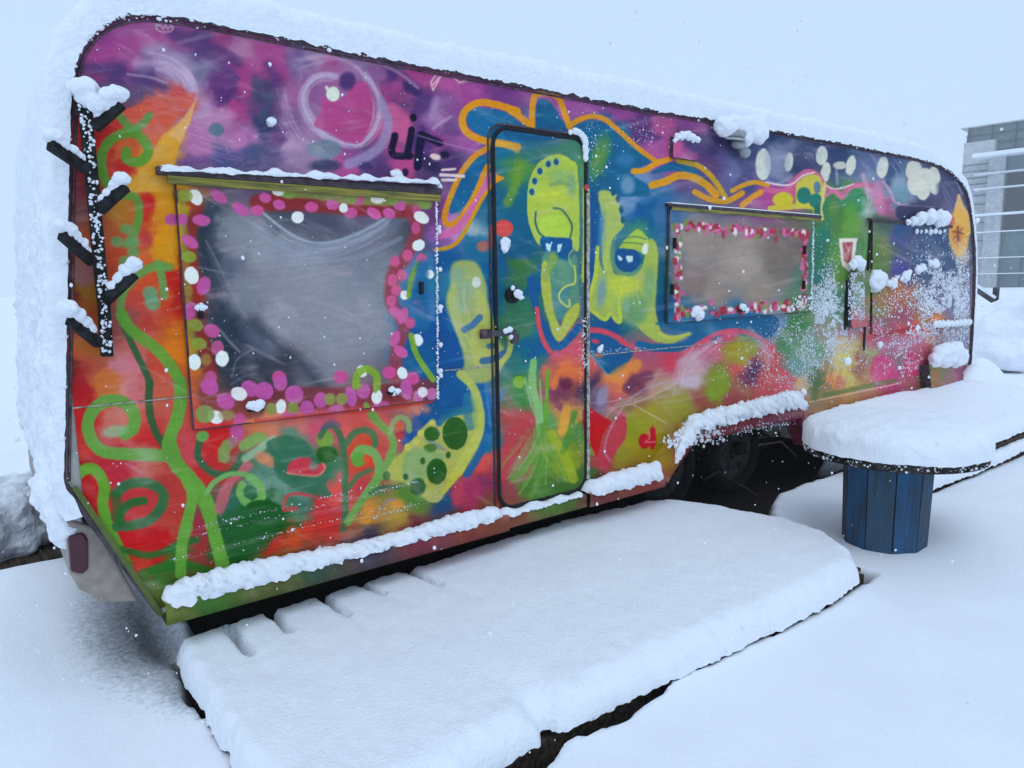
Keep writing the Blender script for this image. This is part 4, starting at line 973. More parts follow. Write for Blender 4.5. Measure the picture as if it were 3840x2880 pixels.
# thick snow over the roof, the rear wall and the rounded nose
nrm = []; tp = np.array(_spline(np.array([(.02, .80), (0, .87)]+[tuple(p) for p in top[::3]]+[top[-1]]), False, 10))
L = np.r_[0, np.cumsum(np.linalg.norm(np.diff(tp, axis=0), axis=1))]; n = 760; t = np.linspace(0, L[-1], n); q = np.stack([np.interp(t, L, tp[:, k]) for k in range(2)], 1)
d = np.gradient(q, axis=0); k_ = np.ones(25)/25; d = np.stack([np.convolve(np.pad(d[:, i], 12, 'edge'), k_, 'valid') for i in range(2)], 1); d /= np.linalg.norm(d, axis=1, keepdims=True); N = np.stack([-d[:, 1], d[:, 0]], 1)
T = np.interp(q[:, 0]+0*t, [-.1, .02, .12, .3, .7, 3, 6, 6.6, 7.1, 7.35, 7.6], [.035, .045, .075, .11, .135, .145, .135, .10, .07, .05, .03]); T = np.where((q[:, 0] < .1) & (q[:, 1] < 1.0), .04, T)
v = np.r_[0, np.cumsum(np.r_[np.full(16, .006), np.full(14, .012), np.full(16, .03), np.full(30, .05)])]; v = v/v[-1]*2.3; K = len(v)
Q = np.repeat(q, K, 0); NN = np.repeat(N, K, 0); TT = np.repeat(T*.93, K); vv = np.tile(v, n)
y0 = -.022
base = np.stack([Q[:, 0], y0+vv, Q[:, 1]], 1)
rr = .028+TT*.18; cap = np.sqrt(np.clip(1-(1-np.clip(vv/rr, 0, 1))**2, 0, 1)); cap2 = np.sqrt(np.clip(1-(1-np.clip((2.3-vv)/.1, 0, 1))**2, 0, 1))
rearside = np.clip((.12-Q[:, 0])/.1, 0, 1)
noise = .16*n3(base, .22, 31)+.13*n3(base, .05, 32)+rearside*((.5*n3(base*np.array([1, 1, .5]), .06, 33)+.5*n3(base*np.array([1, 1, .6]), .025, 38, 2))+.4*n3(base*np.array([1, 1, .5]), .13, 37))
thick = TT*cap*cap2*(1+noise)+.004*cap
ragg = .010*fbm2(Q[:, 0]/.04+Q[:, 1]/.04, Q[:, 1]*0+3., 35, 3)+.007*fbm2(Q[:, 0]/.012+Q[:, 1]/.012, Q[:, 1]*0+9., 36, 2)
bulge = np.clip(1-vv/.16, 0, 1)
V = base.copy(); V[:, 0] += NN[:, 0]*thick; V[:, 2] += NN[:, 1]*thick
V[:, 1] -= .012*(1-.7*rearside)*np.sin(np.clip(vv/.03, 0, 1)*math.pi)*(1+noise*2)
first = vv < .004
rf = np.where(Q[:, 0] < .12, .25, 1)*ragg-.006; V[first, 0] += NN[first, 0]*rf[first]; V[first, 2] += NN[first, 1]*rf[first]
V[:, 0] += .03*(np.clip(V[:, 1], 0, 3)/WID)**2*(Q[:, 0] < .3)
tag(mesh('roof_snow', V, gridfaces(n, K), M['snow_rough'], smooth=True), 'thick fluffy snow over the caravan roof, plastered down its rear end', 'snow')
# snow on the rear corner over the bumper
it = []
rs = np.random.RandomState(5)
for i in range(60):
    a = rs.rand(); px, py = 118+rs.randn()*10+a*40, 1040+a*95; p = W(px, py, .10+.3*rs.rand()); r = .035+.03*rs.rand(); it.append((p[0]-.015, p[1], p[2], r*.8, r, r*1.3))
_o = clumps('bumper_snow', it, M['snow_rough'], 2, 8, amp=.25); fuse(_o, .009, .03, .05); tag(_o, 'wet snow hanging over the rear bumper above the red tail light', 'snow')
# snow on the pegs
def peg_snow(A, B, fac, seed, end=1.):
    it = []; d = B-A
    for i in range(14):
        u = .18+.82*end*i/13; p = A+d*u; r = fac*(.75+.35*math.sin(i*1.7+seed))*(.6+.5*u); it.append((p[0], p[1], p[2]+.012+r*.75, r, r*.95, r*.85))
    return it
rs = random.Random(9)
it = []; post_specks = []
for k, (A, B) in enumerate(hooks):
    f = [.026, .025, .024, .026, .024, .028][k]; it += peg_snow(A, B, f, k)
p = W(182, 190, -.05); it += [(p[0], p[1], p[2], .045, .04, .034), (p[0]+.012, p[1], p[2]-.03, .04, .036, .03)]
p = W(240, 205, -.1); it += [(p[0], p[1], p[2], .032, .03, .026), (p[0]-.04, p[1]+.02, p[2]-.03, .03, .03, .03)]
for i in range(230):
    a = rs.random(); k = a*6; i0 = min(int(k), 5); P_ = pts[0]
    pp = [W(p[0], p[1], -.056) for p in ((180, 225), (190, 300), (200, 400), (208, 490), (217, 590), (225, 665), (231, 760))]
    c = pp[i0]+(pp[i0+1]-pp[i0])*(k-i0); r = rs.uniform(.002, .0068); post_specks.append((c[0]+rs.uniform(-.014, .016), c[1]-.002, c[2], r, r*.6, r))
_o = clumps('rack_snow', it, M['snow_rough'], 2, 12, amp=.2); fuse(_o, .0035, .006, .02); tag(_o, 'rounded heaps of snow balanced on the pegs of the black rack', 'snow')
# crumbs of snow stuck to the wall: dense frost at the far end, ribs, frames and latches
it = list(post_specks); rs = np.random.RandomState(17)
_yy, _xx = np.mgrid[0:1200, 0:2212]; pmap = .7*fbm2(_xx/26., _yy/30., 44, 3)+.5*fbm2(_xx/7., _yy/9., 45, 2)
def frost(n, fn, r0, r1, y=-.002):
    for i in range(n):
        px, py = fn()
        while n > 1000 and pmap[min(max(int(py), 0), 1199), min(max(int(px), 0), 2211)] < -.30+.55*rs.rand(): px, py = fn()
        p = W(px, py, min(y, -.023) if 1886 < px < 2046 and 478 < py < 722 else y); r = (r0+(r1-r0)*rs.rand()**3); it.append((p[0], p[1], p[2], r, r*.5, r))
def blobf(cx, cy, sx, sy): return lambda: (cx+rs.randn()*sx, cy+rs.randn()*sy)
def rect(a, b, c, d): return lambda: (a+(b-a)*rs.rand(), c+(d-c)*rs.rand())
def seg(a, b, w): 
    def f():
        t = rs.rand(); return a[0]+(b[0]-a[0])*t+rs.randn()*w, a[1]+(b[1]-a[1])*t+rs.randn()*w
    return f
def lim(f, test):
    def g():
        while True:
            q = f()
            if test(*q): return q
    return g
wallok = lambda x, y: 150 < x < 2094 and y < 845
frost(9000, lim(blobf(2048, 650, 36, 55), wallok), .0025, .009); frost(2400, lim(blobf(1970, 725, 75, 55), wallok), .0025, .009)
frost(6500, lim(blobf(1795, 675, 30, 50), wallok), .002, .0065); frost(1700, lim(blobf(1760, 770, 60, 45), wallok), .0025, .007); frost(500, lim(blobf(1650, 800, 50, 30), wallok), .002, .006)
frost(1500, rect(1832, 1868, 575, 690), .002, .007, -.048)
frost(260, lim(blobf(1940, 640, 40, 25), wallok), .004, .014, -.024)
frost(170, blobf(1282, 320, 18, 38), .0015, .005); frost(150, blobf(1392, 288, 32, 18), .0015, .0045); frost(40, blobf(1280, 400, 20, 40), .001, .003)
frost(260, seg((1255, 560), (1252, 1010), 2.0), .001, .003, -.022); frost(60, seg((1262, 690), (1262, 800), 2.5), .003, .006, -.022)
for (a, b), n in ((((410, 1160), (800, 1068)), 90), (((360, 1212), (860, 1090)), 90), (((430, 1138), (840, 1043)), 110), (((800, 1068), (900, 1040)), 60)): frost(n, seg(a, b, 1.6), .0012, .0035)
frost(120, seg((800, 1118), (900, 1090), 2.5), .0015, .004)
frost(150, lambda: (lambda t: (945+1150*t, 802-117*t+rs.randn()*.7))(rs.rand()), .001, .003, -.005)
frost(110, seg((1260, 762), (1395, 752), 3), .0015, .004)
frost(260, rect(300, 1800, 120, 900), .001, .0022, -.024); frost(30, rect(430, 1800, 150, 850), .002, .004, -.024)
frost(300, seg((1440, 955), (1560, 940), 9), .003, .016, -.088); frost(160, seg((1560, 935), (1700, 915), 6), .002, .008, -.088); frost(150, seg((1600, 930), (1720, 905), 6), .002, .006, -.088)
# edges of windows and roof rail
frost(420, seg((943, 430), (946, 862), 1.1), .0025, .0055, -.024); frost(200, seg((1758, 470), (1753, 668), 1.2), .004, .008, -.024)
frost(90, rect(1710, 1756, 640, 672), .004, .012, -.03)
for i in range(900):
    u = rs.rand()*2.3; k = rs.randint(0, len(top)-1) if rs.rand() < .25 else None
    a = top[rs.randint(0, len(top)-1)]; b = top[min(top.index(a)+1, len(top)-1)]; s = rs.rand(); x = a[0]+(b[0]-a[0])*s; z = a[1]+(b[1]-a[1])*s
    if x < .16 and rs.rand() < .75: continue
    r = .002+.007*rs.rand()**3; it.append((x, -.02, z+.012*rs.randn()*.8, r*1.5, r*.7, r))
tag(clumps('clinging_snow', it, M['snow'], 0, 21, amp=.25), 'crumbs of wind-blown snow stuck to the painted wall, thickest at the far end', 'snow', kind='stuff')
# bigger single lumps: latches, door, lid, far window
def lumps(lst, y=-.03, seed=3, name='snow_lump', label='', sub=2, amp=.18, sq=.7):
    it = []
    rj = random.Random(seed+len(lst))
    for px, py, r in lst:
        p = W(px, py, y); it.append((p[0], p[1], p[2], r, r*sq, r))
        for _ in range(3 if r > .012 else 0): a_ = rj.uniform(-.3, 3.5); q_ = r*rj.uniform(.45, .8); it.append((p[0]+math.cos(a_)*r*.7, p[1]-rj.uniform(0, .2)*r, p[2]+math.sin(a_)*r*.35, q_, q_*sq, q_*.85))
    o = clumps(name, it, M['snow_rough'], 2, seed, amp=amp); r_ = max(q[3] for q in it); fuse(o, max(.003, r_*.13), r_*.30, r_*.55)
    return tag(o, label, 'snow')
lumps([(434, 664, .016)], -.035, 1, label='small ball of snow on the black latch left of the grey window pane', sub=1)
lumps([(546, 876, .020), (563, 872, .018), (556, 880, .018)], -.035, 2, label='snow blob on the lower left latch of the large window', sub=1)
lumps([(846, 842, .016), (858, 846, .015), (850, 850, .012)], -.035, 4, label='snow blob on the lower right latch of the large window', sub=1)
lumps([(1504, 672, .032), (1510, 682, .034), (1498, 678, .02)], -.035, 5, label='snow blob on the lower left latch of the small window', sub=1)
lumps([(1604, 664, .026), (1612, 670, .02)], -.035, 6, label='snow blob on the lower right latch of the small window', sub=1)
lumps([(1092, 524, .028), (1090, 538, .022)], -.022, 7, label='white ball of snow stuck on the door above the round lock', sub=2)
lumps([(1118, 634, .022), (1124, 642, .014), (1108, 622, .012)], -.06, 8, label='snow on the round black door lock', sub=1)
lumps([(1092, 715, .014), (1101, 712, .015), (1104, 728, .012)], -.06, 9, label='snow on the padlock of the caravan door', sub=1)
for q, lb in (([(950, 664, .014), (951, 672, .01)], 'snow dot beside the large window, level with its middle and the sleeping face'),
              ([(951, 745, .012)], 'snow dot right of the large window, level with the door hasp'),
              ([(950, 582, .011)], 'snow dot right of the large window, level with the forehead of the sleeping face'),
              ([(948, 500, .012), (949, 490, .010)], 'snow dot right of the large window, where the lowest orange line meets it'),
              ([(950, 802, .013), (952, 812, .011)], 'ragged snow dot near the lower right corner of the large window'),
              ([(948, 403, .014)], 'snow dot just under the right end of the rail over the large window')):
    lumps(q, -.012, 10, label=lb, sub=1)
lumps([(858, 377, .02), (848, 374, .012)], -.012, 11, label='snow dab above the rail of the large window', sub=1)
lumps([(586, 263, .016)], -.006, 12, label='single small round snow dab on the purple paint', sub=1)
lumps([(1296, 755, .018), (1300, 748, .012)], -.008, 14, label='snow dab on the blue painted lips', sub=1)
p = [(1463, 296, .022), (1474, 293, .026), (1486, 293, .028), (1498, 298, .024), (1507, 302, .020), (1458, 304, .014)]
lumps(p, -.035, 13, name='lid_snow', label='cap of snow on the small pink and purple lid high on the wall', sub=2)
lumps([(1560+6*i, 272-.2*i+3*math.sin(i), .055) for i in range(0, 13)]+[(1640, 285, .07), (1625, 288, .06), (1612, 296, .05)], -.07, 15, name='lamp_snow', label='heap of snow piled on the oval awning lamp under the roof edge', sub=2, sq=.8)
lumps([(1232+.0*i, 285+2*i, .012) for i in range(2)]+[(1236+28*math.sin(a), 312-30*math.cos(a), .016) for a in np.linspace(.2, 1.4, 14)]+[(1265, 312+4.5*i, .015) for i in range(8)], -.024, 16, name='door_corner_snow', label='curved strip of snow on the upper right corner of the door', sub=1)
lumps([(1962, 480, .028), (1974, 478, .04), (1988, 473, .055), (1994, 469, .05), (2010, 470, .065), (2012, 464, .05), (2030, 471, .075), (2040, 473, .07)], -.05, 17, name='rail_snow', label='white rounded snow heaps on the rail of the far window', sub=2)
for i in range(7): lumps([(1980+10*i, 500+1.5*math.sin(i*3), .022+.006*math.sin(i*5))], -.03, 18+i, name='snow_bead', label='%s of seven snow beads under the far window rail' % ['leftmost', 'second from left', 'third from left', 'middle one', 'third from right', 'second from right', 'rightmost'][i], sub=1)['group'] = 'snow beads under the far window rail'
lumps([(1884, 603, .045), (1892, 607, .085), (1902, 614, .045)], -.04, 19, label='big white snow lump at the lower left of the far window', sub=2)
lumps([(1920+9*i, 612-3.9*i+5*math.sin(i*2.3), .03+.018*math.sin(i*1.9)) for i in range(12)], -.03, 20, name='snow_ridge', label='slanting ridge of snow across the far window', sub=1)
lumps([(1850, 566, .05), (1842, 572, .04), (1861, 572, .045)], -.05, 22, label='snow cap on the frosted column between the windows', sub=2)
lumps([(2020, 778, .07), (2032, 768, .10), (2048, 765, .11), (2062, 762, .10), (2075, 770, .09), (2040, 776, .08), (2062, 776, .08)], -.09, 23, name='box_snow', label='snow heap on the painted step box at the front corner', sub=2)
lumps([(2020+9*i, 701-.5*i, .035) for i in range(9)], -.04, 24, name='bracket_snow', label='snow strip on the side bracket near the front corner', sub=1)
lumps([(1735, 848, .03)], -.01, 25, label='small snow dab low on the wall above the right end of the wheel arch', sub=1)
lumps([(1900, 745, .03)], -.01, 26, label='small snow dab on the pink paint under the far window', sub=1)
# =============================================================== pallets and their snow
def deck(name, loc, x0, x1, y0, y1, ztop, label, plank=.135, gap=.03, layers=1):
    root = empty(name, loc, label, 'pallet deck'); x = x0; rs = random.Random(int(x0*10))
    while x < x1-.04:
        wv = plank*rs.uniform(.85, 1.15); mb = MB(); mb.box((x, y0+rs.uniform(-.012, .012), ztop-.022), (min(x+wv, x1), y1+rs.uniform(-.03, .03), ztop-rs.uniform(0, .004))); mb.build('plank', M['oldwood'], root, bev=.004); x += wv+gap*rs.uniform(.7, 1.3)
    for yy in (y0+.03, (y0+y1)/2, y1-.1):
        mb = MB(); mb.box((x0+.01, yy-.05, .0), (x1-.01, yy+.05, ztop-.024)); mb.build('bearer', M['oldwood'], root, bev=.004)
    return root
deck('pallet_deck', (1.75, -.5, 0), .30, 3.20, -1.13, .05, .135, 'low deck of old wooden pallets in front of the caravan door, buried under smooth snow')
def snow_sheet(name, x0, x1, y0, y1, poly, ztop, zbase, label, gaps=(), rr=.10, step=.0125, seed=3, topf=None, rag=.016, m='snow'):
    nx = int((x1-x0)/step); ny = int((y1-y0)/step); X, Y = np.meshgrid(np.linspace(x0, x1, nx), np.linspace(y0, y1, ny), indexing='ij')
    p = np.array(poly); d = np.full(X.shape, 9.); q = np.roll(p, -1, 0)
    def sg(a, b):
        v_ = b-a; t_ = np.clip(((X-a[0])*v_[0]+(Y-a[1])*v_[1])/(v_@v_), 0, 1); return np.hypot(X-a[0]-t_*v_[0], Y-a[1]-t_*v_[1]), t_
    for a, b in zip(p, q): d = np.minimum(d, sg(a, b)[0])
    ins = pin(X, Y, poly); sdv = np.where(ins, d, -d)
    for (a, b, wv) in gaps:
        dd, tt = sg(np.array(a), np.array(b)); sdv = np.minimum(sdv, (dd-wv*(1-tt*.6))*3)
    sdv = sdv+rag*fbm2(X/.07, Y/.07, seed, 4)
    sdv = np.where(sdv > 0, sdv*(1+1.4*np.clip((Y-(y0+.32))/.2, 0, 1)), sdv)
    t_ = np.clip(sdv/rr, 0, 1); capv = np.sqrt(1-(1-t_)**2)
    zt = (ztop if topf is None else topf(X, Y)); fine = .006*fbm2(X/.25, Y/.25, seed+1, 4)+.0045*fbm2(X/.02, Y/.05, seed+2, 2)*(.4+1.3*np.exp(-sdv/.12))+.008*fbm2(X/.03, Y/.03, seed+6, 3)*np.exp(-np.clip(sdv, 0, 9)/.07)
    Z = zbase+(zt-zbase)*capv+fine*(t_ > .02)
    gxx, gyy = np.gradient(sdv, X[1, 0]-X[0, 0], Y[0, 1]-Y[0, 0]); gl = gxx**2+gyy**2+1e-6; mv = np.where(sdv < 0, np.clip(sdv, -.03, 0), 0)/np.maximum(gl, .3)
    Xo = X-gxx*mv; Yo = Y-gyy*mv; Z = np.where(sdv <= 0, zbase+.01*fbm2(X/.02, Y/.02, seed+9, 2), Z)
    P = np.stack([Xo.ravel(), Yo.ravel(), Z.ravel()], 1); F = gridfaces(nx, ny); k = (sdv.ravel()[F] > 0).any(1); F = F[k]
    used = np.unique(F); mp_ = np.zeros(len(P), int); mp_[used] = np.arange(len(used))
    return tag(mesh(name, P[used], mp_[F], M[m], smooth=True), label, 'snow')
g_ = lambda a: tuple(GZ(*a, .235)[:2])
dpoly1 = [(.275, -1.6), (.285, -1.0), (.283, .055), (.45, .065), (1.0, .075), (1.3, .07), (1.75, .10), (2.4, .12), (2.95, .08), (3.10, .0), (3.22, -.25), (3.31, -.62), (3.30, -.88), (3.20, -1.08), (3.02, -1.21), (2.7, -1.25), (2.2, -1.235), (1.6, -1.21), (1.16, -1.19), (1.12, -1.13), (1.07, -1.19), (.8, -1.20), (.5, -1.22), (.275, -1.23)]
dpoly1[0] = (.275, -1.23); dpoly1 = dpoly1[:-1]
gaps = [(g_((495, 1358)), g_((542, 1416)), .017), (g_((573, 1319)), g_((628, 1368)), .016), (g_((686, 1288)), g_((752, 1333)), .015), (g_((753, 1259)), g_((830, 1288)), .012), (g_((863, 1232)), g_((950, 1268)), .012)]
def topd(X, Y):
    fold = 0
    for (a, b, w_) in gaps:
        a = np.array(a); b = np.array(b)+(np.array(b)-np.array(a))*.8; v_ = b-a; t_ = np.clip(((X-a[0])*v_[0]+(Y-a[1])*v_[1])/(v_@v_), 0, 1); dd = np.hypot(X-a[0]-t_*v_[0], Y-a[1]-t_*v_[1]); fold = fold+.010*np.exp(-(dd/.03)**2)*(1-.6*t_)
    return .25-fold+.012*np.exp(-((X-1.9)**2+(Y+.5)**2)/.8)-.05*np.exp(-((X-1.115)/.07)**2-((Y+1.2)/.16)**2)
snow_sheet('deck_snow', .24, 3.36, -1.30, .16, dpoly1, .25, .138, 'smooth thick snow covering the pallet deck in front of the door', gaps, seed=41, topf=topd)
# second pallet stack behind the table
deck('pallet_deck', (5.9, -.5, 0), 4.85, 7.0, -.74, -.1, .12, 'bottom wooden pallet behind the round table, dark gap under its snow')
deck('pallet_deck', (6.1, -.4, .2), 5.25, 7.0, -.70, -.1, .27, 'upper wooden pallet resting on the bottom one behind the round table')
for c_ in list(bpy.data.objects['pallet_deck.002'].children):
    if c_.name.startswith('bearer'): c_.scale.z = .2; c_.location.z += .2
snow_sheet('deck_snow', 4.7, 7.3, -.86, -.40, [(4.80, -.42), (4.78, -.76), (5.6, -.79), (6.4, -.78), (7.2, -.74), (7.2, -.42)], .21, .125, 'thin ledge of snow on the bottom pallet behind the table', (), rr=.04, step=.018, seed=53)
def topr(X, Y): return .36+.27*np.clip((Y+.72)/.7, 0, 1)**.9-.10*np.clip((5.3-X)/.5, 0, 1)*np.clip((-.3-Y)/.3, 0, 1)+.03*fbm2(X/.8, Y/.5, 5, 3)
snow_sheet('deck_snow', 4.6, 7.9, -.86, .0, [(4.84, -.02), (4.83, -.5), (4.95, -.70), (5.9, -.75), (6.8, -.73), (7.3, -.6), (7.8, -.4), (7.8, -.02)], .43, .275, 'deep drifted snow on the upper pallet, banked against the caravan', (), rr=.07, step=.018, seed=51, topf=topr)
# =============================================================== round table
tc = np.array((3.745, -1.0)); tab = empty('table', (tc[0], tc[1], .1), 'round outdoor table on a blue boarded drum pedestal beside the pallet deck, loaded with snow', 'table')
mb = MB(); mb.cyl((tc[0], tc[1], .61), .45, .045, 2, 64); mb.build('tabletop', M['tabletop'], tab, bev=.006)
rs = random.Random(4); pc = np.array((3.70, -1.0)); R0 = .225
for k in range(10):
    a0 = 2*math.pi*k/10+.015; a1 = 2*math.pi*(k+1)/10-.01; mb = MB()
    P = [(pc[0]+R*math.cos(a), pc[1]+R*math.sin(a)) for R, a in ((R0, a0), (R0, a1), (R0-.025, a1), (R0-.025, a0))]
    zb = .0; zt = .609; V = [(x, y, z) for z in (zb, zt) for x, y in P]; V = [(pc[0]+(x-pc[0])*(1.0 if z > .3 else .93), pc[1]+(y-pc[1])*(1.0 if z > .3 else .93), z) for x, y, z in V]
    mb.add(V, [(0, 3, 2, 1), (4, 5, 6, 7), (0, 1, 5, 4), (1, 2, 6, 5), (2, 3, 7, 6), (3, 0, 4, 7)]); mb.build('stave', M[['bluewood', 'bluewood_b', 'bluewood_c'][(k*7+k//3) % 3]], tab, bev=.004)
mb = MB(); mb.cyl((pc[0], pc[1], .0), R0-.05, .605, 2, 24); mb.build('pedestal_core', M['dark'], tab)
nR, nA = 46, 200; V = []
for i in range(nR):
    u = i/(nR-1)
    for k in range(nA):
        a = 2*math.pi*k/nA; edge_ = .462+.008*fbm2(np.array([math.cos(a)*4]), np.array([math.sin(a)*4]), 61, 3)[0]
        s = u*1.25
        if s <= 1: r = edge_*s**.8*.90 if False else edge_*s; 
        t1 = 1-(max(0, u-.0))**1
        r = edge_*min(1, math.sin(min(1, u*1.02)*math.pi/2)**.9); h = math.cos(min(1, u)*math.pi/2)**.42
        V.append((tc[0]+r*math.cos(a), tc[1]+r*math.sin(a), .652+.182*h))
V = np.array(V); V[:, 2] += .010*n3(V, .12, 62)+.004*n3(V, .02, 63); V[:, :2] += (V[:, :2]-tc)*(.025*n3(V, .07, 64)*(V[:, 2] > .66))[:, None]
F = np.array([(i*nA+k, (i+1)*nA+k, (i+1)*nA+(k+1) % nA, i*nA+(k+1) % nA) for i in range(nR-1) for k in range(nA)])
tag(mesh('table_snow', V, F, M['snow'], smooth=True), 'thick round cushion of snow on the table top', 'snow')
it = []; rs = np.random.RandomState(6)
for i in range(420):
    a = rs.rand()*2*math.pi; r = .0015+.006*rs.rand()**3; it.append((tc[0]+.453*math.cos(a), tc[1]+.453*math.sin(a), .615+.045*rs.rand(), r, r, r))
tag(clumps('rim_snow', it, M['snow'], 0, 7), 'snow crumbs stuck along the rim of the round table', 'snow', kind='stuff')
# =============================================================== ground
def growth(lo, hi, a, b, step, g=1.16):
    c = list(np.arange(lo, hi, step)); s = step; x = lo; L_ = []
    while x > a: s *= g; x = max(a, x-s); L_.append(x)
    s = step; x = c[-1]; R_ = []
    while x < b: s *= g; x = min(b, x+s); R_.append(x)
    return np.array(L_[::-1]+c+R_)
gx = growth(-1.2, 8.2, -270, 270, .022); gy = growth(-2.3, 2.8, -60, 270, .022)
X, Y = np.meshgrid(gx, gy, indexing='ij')
def sbox(X, Y, x0, x1, y0, y1, r=.0): return np.maximum(np.maximum(x0-X, X-x1), np.maximum(y0-Y, Y-y1))
def ss(a, b, x): t_ = np.clip((x-a)/(b-a), 0, 1); return t_*t_*(3-2*t_)
far = ss(8, 40, np.hypot(X-3, Y))
H = .125+.02*fbm2(X/1.7, Y/1.7, 71, 4)+.004*fbm2(X/.16, Y/.3, 72, 3)+.0012*fbm2(X/.03, Y/.07, 73, 2)*(1-far)
H += .35*far*fbm2(X/60, Y/60, 76, 3)
H += .05*ss(-1.5, -2.6, Y)*0+.03*ss(3.2, 4.2, X)*ss(-.2, -1.2, Y)
nse = .05*fbm2(X/.18, Y/.18, 74, 4)
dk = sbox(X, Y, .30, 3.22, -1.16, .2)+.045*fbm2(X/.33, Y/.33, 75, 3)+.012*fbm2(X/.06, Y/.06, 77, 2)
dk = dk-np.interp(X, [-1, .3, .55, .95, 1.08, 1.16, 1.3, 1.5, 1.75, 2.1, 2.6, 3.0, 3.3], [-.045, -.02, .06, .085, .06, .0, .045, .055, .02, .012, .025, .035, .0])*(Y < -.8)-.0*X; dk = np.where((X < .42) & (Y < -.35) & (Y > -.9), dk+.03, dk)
cv = np.minimum(sbox(X, Y, .42, 7.3, .10, 1.9)+nse, sbox(X, Y, 3.0, 5.0, -.10-.25*ss(4.1, 3.5, X), .5)+nse*.7)  # second box widens the mask to paint the dark void beside the wheels
cv = np.minimum(cv, sbox(X, Y, -2.5, .6, 1.62, 2.3)+nse*.6); cv2 = np.minimum(dk, cv); bare_shade = 1-ss(-.02, .035, cv2)
H = H*(1-bare_shade)+0.0*bare_shade
# drift rising against the far end and the snow heaps behind it
H += .40*ss(4.9, 5.6, X)*np.exp(-((Y+.05)/.22)**2)*(1-ss(7.6, 8.6, X))*(Y < .12)
H -= .05*ss(4.6, 5.0, X)*(1-ss(7.2, 8, X))*np.exp(-((Y+.75)/.12)**2)
H += .30*ss(6.9, 7.7, X)*np.exp(-((Y-.4)/1.3)**2)*(1-ss(10, 13, X))
for hx, hy, hr, hh, sd_ in ((12.2, 1.5, 1.5, .6, 80), (14.5, 3.2, 2.2, .8, 82)):
    dd = np.hypot((X-hx)/hr, (Y-hy)/hr*.9); H += hh*np.clip(1-dd**2, 0, 1)**.8*(1+.35*fbm2(X/.5, Y/.5, sd_, 5))
# back side of the caravan and a slope on the left, rear
H += .45*np.exp(-((Y-2.35)/.28)**2)*ss(.3, .8, X)*(1-ss(7.6, 8.2, X))  # unseen drift added to block daylight under the body
H += .10*ss(.25, -.6, X)*np.exp(-((Y-.2)/1.0)**2)
# thin gravelly snow by the rear corner
thin = .95*np.exp(-(((X-.20)/.20)**2+((Y-.42)/.55)**2))+.7*np.exp(-(((X-.27)/.07)**2+((Y+.15)/.16)**2)); thin = np.clip(thin*1.2, 0, 1)
H += (.05*np.exp(-(((X-.1)/.4)**2+((Y-.9)/.5)**2))+.085*np.exp(-((Y-1.32)/.22)**2)*ss(.35, .1, X))*(1-bare_shade)
H -= .10*np.exp(-(((X-.30)/.07)**2+((Y-.35)/.22)**2))
bare_shade_all = np.clip(bare_shade, 0, 1)
P = np.stack([X.ravel(), Y.ravel(), H.ravel()], 1); o = mesh('ground', P, gridfaces(len(gx), len(gy)), M['snow'], smooth=True); tag(o, 'snow-covered ground around the caravan', None, None, 'structure')
for nm, arr in (('bare_shade', bare_shade_all), ('thin', thin)):
    a_ = o.data.attributes.new(nm, 'FLOAT', 'POINT'); a_.data.foreach_set('value', arr.ravel().astype(np.float32))
gm = mat('ground_snow', (.87, .895, .955), .85, .2, var=.015, scale=3, bump=.003, bscale=60); o.data.materials[0] = gm
n = gm.node_tree.nodes; l = gm.node_tree.links; p = n['Principled BSDF']; src = p.inputs['Base Color'].links[0].from_socket
def attr_(nm): a_ = n.new('ShaderNodeAttribute'); a_.attribute_name = nm; return a_.outputs['Fac']
no = n.new('ShaderNodeTexNoise'); no.inputs['Scale'].default_value = 48; no.inputs['Detail'].default_value = 9; no.inputs['Roughness'].default_value = .7
tc_ = n.new('ShaderNodeTexCoord'); l.new(tc_.outputs['Object'], no.inputs[0])
ad = n.new('ShaderNodeMath'); ad.operation = 'MULTIPLY_ADD'; l.new(attr_('thin'), ad.inputs[0]); ad.inputs[1].default_value = .62; l.new(no.outputs[0], ad.inputs[2])
mr = n.new('ShaderNodeMapRange'); mr.inputs['From Min'].default_value = .70; mr.inputs['From Max'].default_value = 1.25; l.new(ad.outputs[0], mr.inputs[0])
m1 = n.new('ShaderNodeMixRGB'); l.new(mr.outputs[0], m1.inputs[0]); l.new(src, m1.inputs[1]); m1.inputs[2].default_value = (.25, .255, .28, 1)
m2 = n.new('ShaderNodeMixRGB'); l.new(attr_('bare_shade'), m2.inputs[0]); l.new(m1.outputs[0], m2.inputs[1]); m2.inputs[2].default_value = (.014, .010, .008, 1); l.new(m2.outputs[0], p.inputs['Base Color'])  # near-black for bare ground, also painting shade under caravan and pallets
# heap behind the rear end, coloured in two grey tones, lying on dark boards
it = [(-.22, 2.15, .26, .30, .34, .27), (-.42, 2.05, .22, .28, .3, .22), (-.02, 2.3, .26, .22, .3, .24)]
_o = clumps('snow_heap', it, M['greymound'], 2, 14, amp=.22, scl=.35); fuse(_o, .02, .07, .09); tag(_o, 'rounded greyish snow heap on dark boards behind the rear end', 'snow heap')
mb = MB(); mb.box((-1.2, 1.72, .02), (.22, 2.7, .105)); tag(mb.build('board_stack', M['oldwood'], bev=.01), 'dark wet boards under the grey snow heap', 'boards')
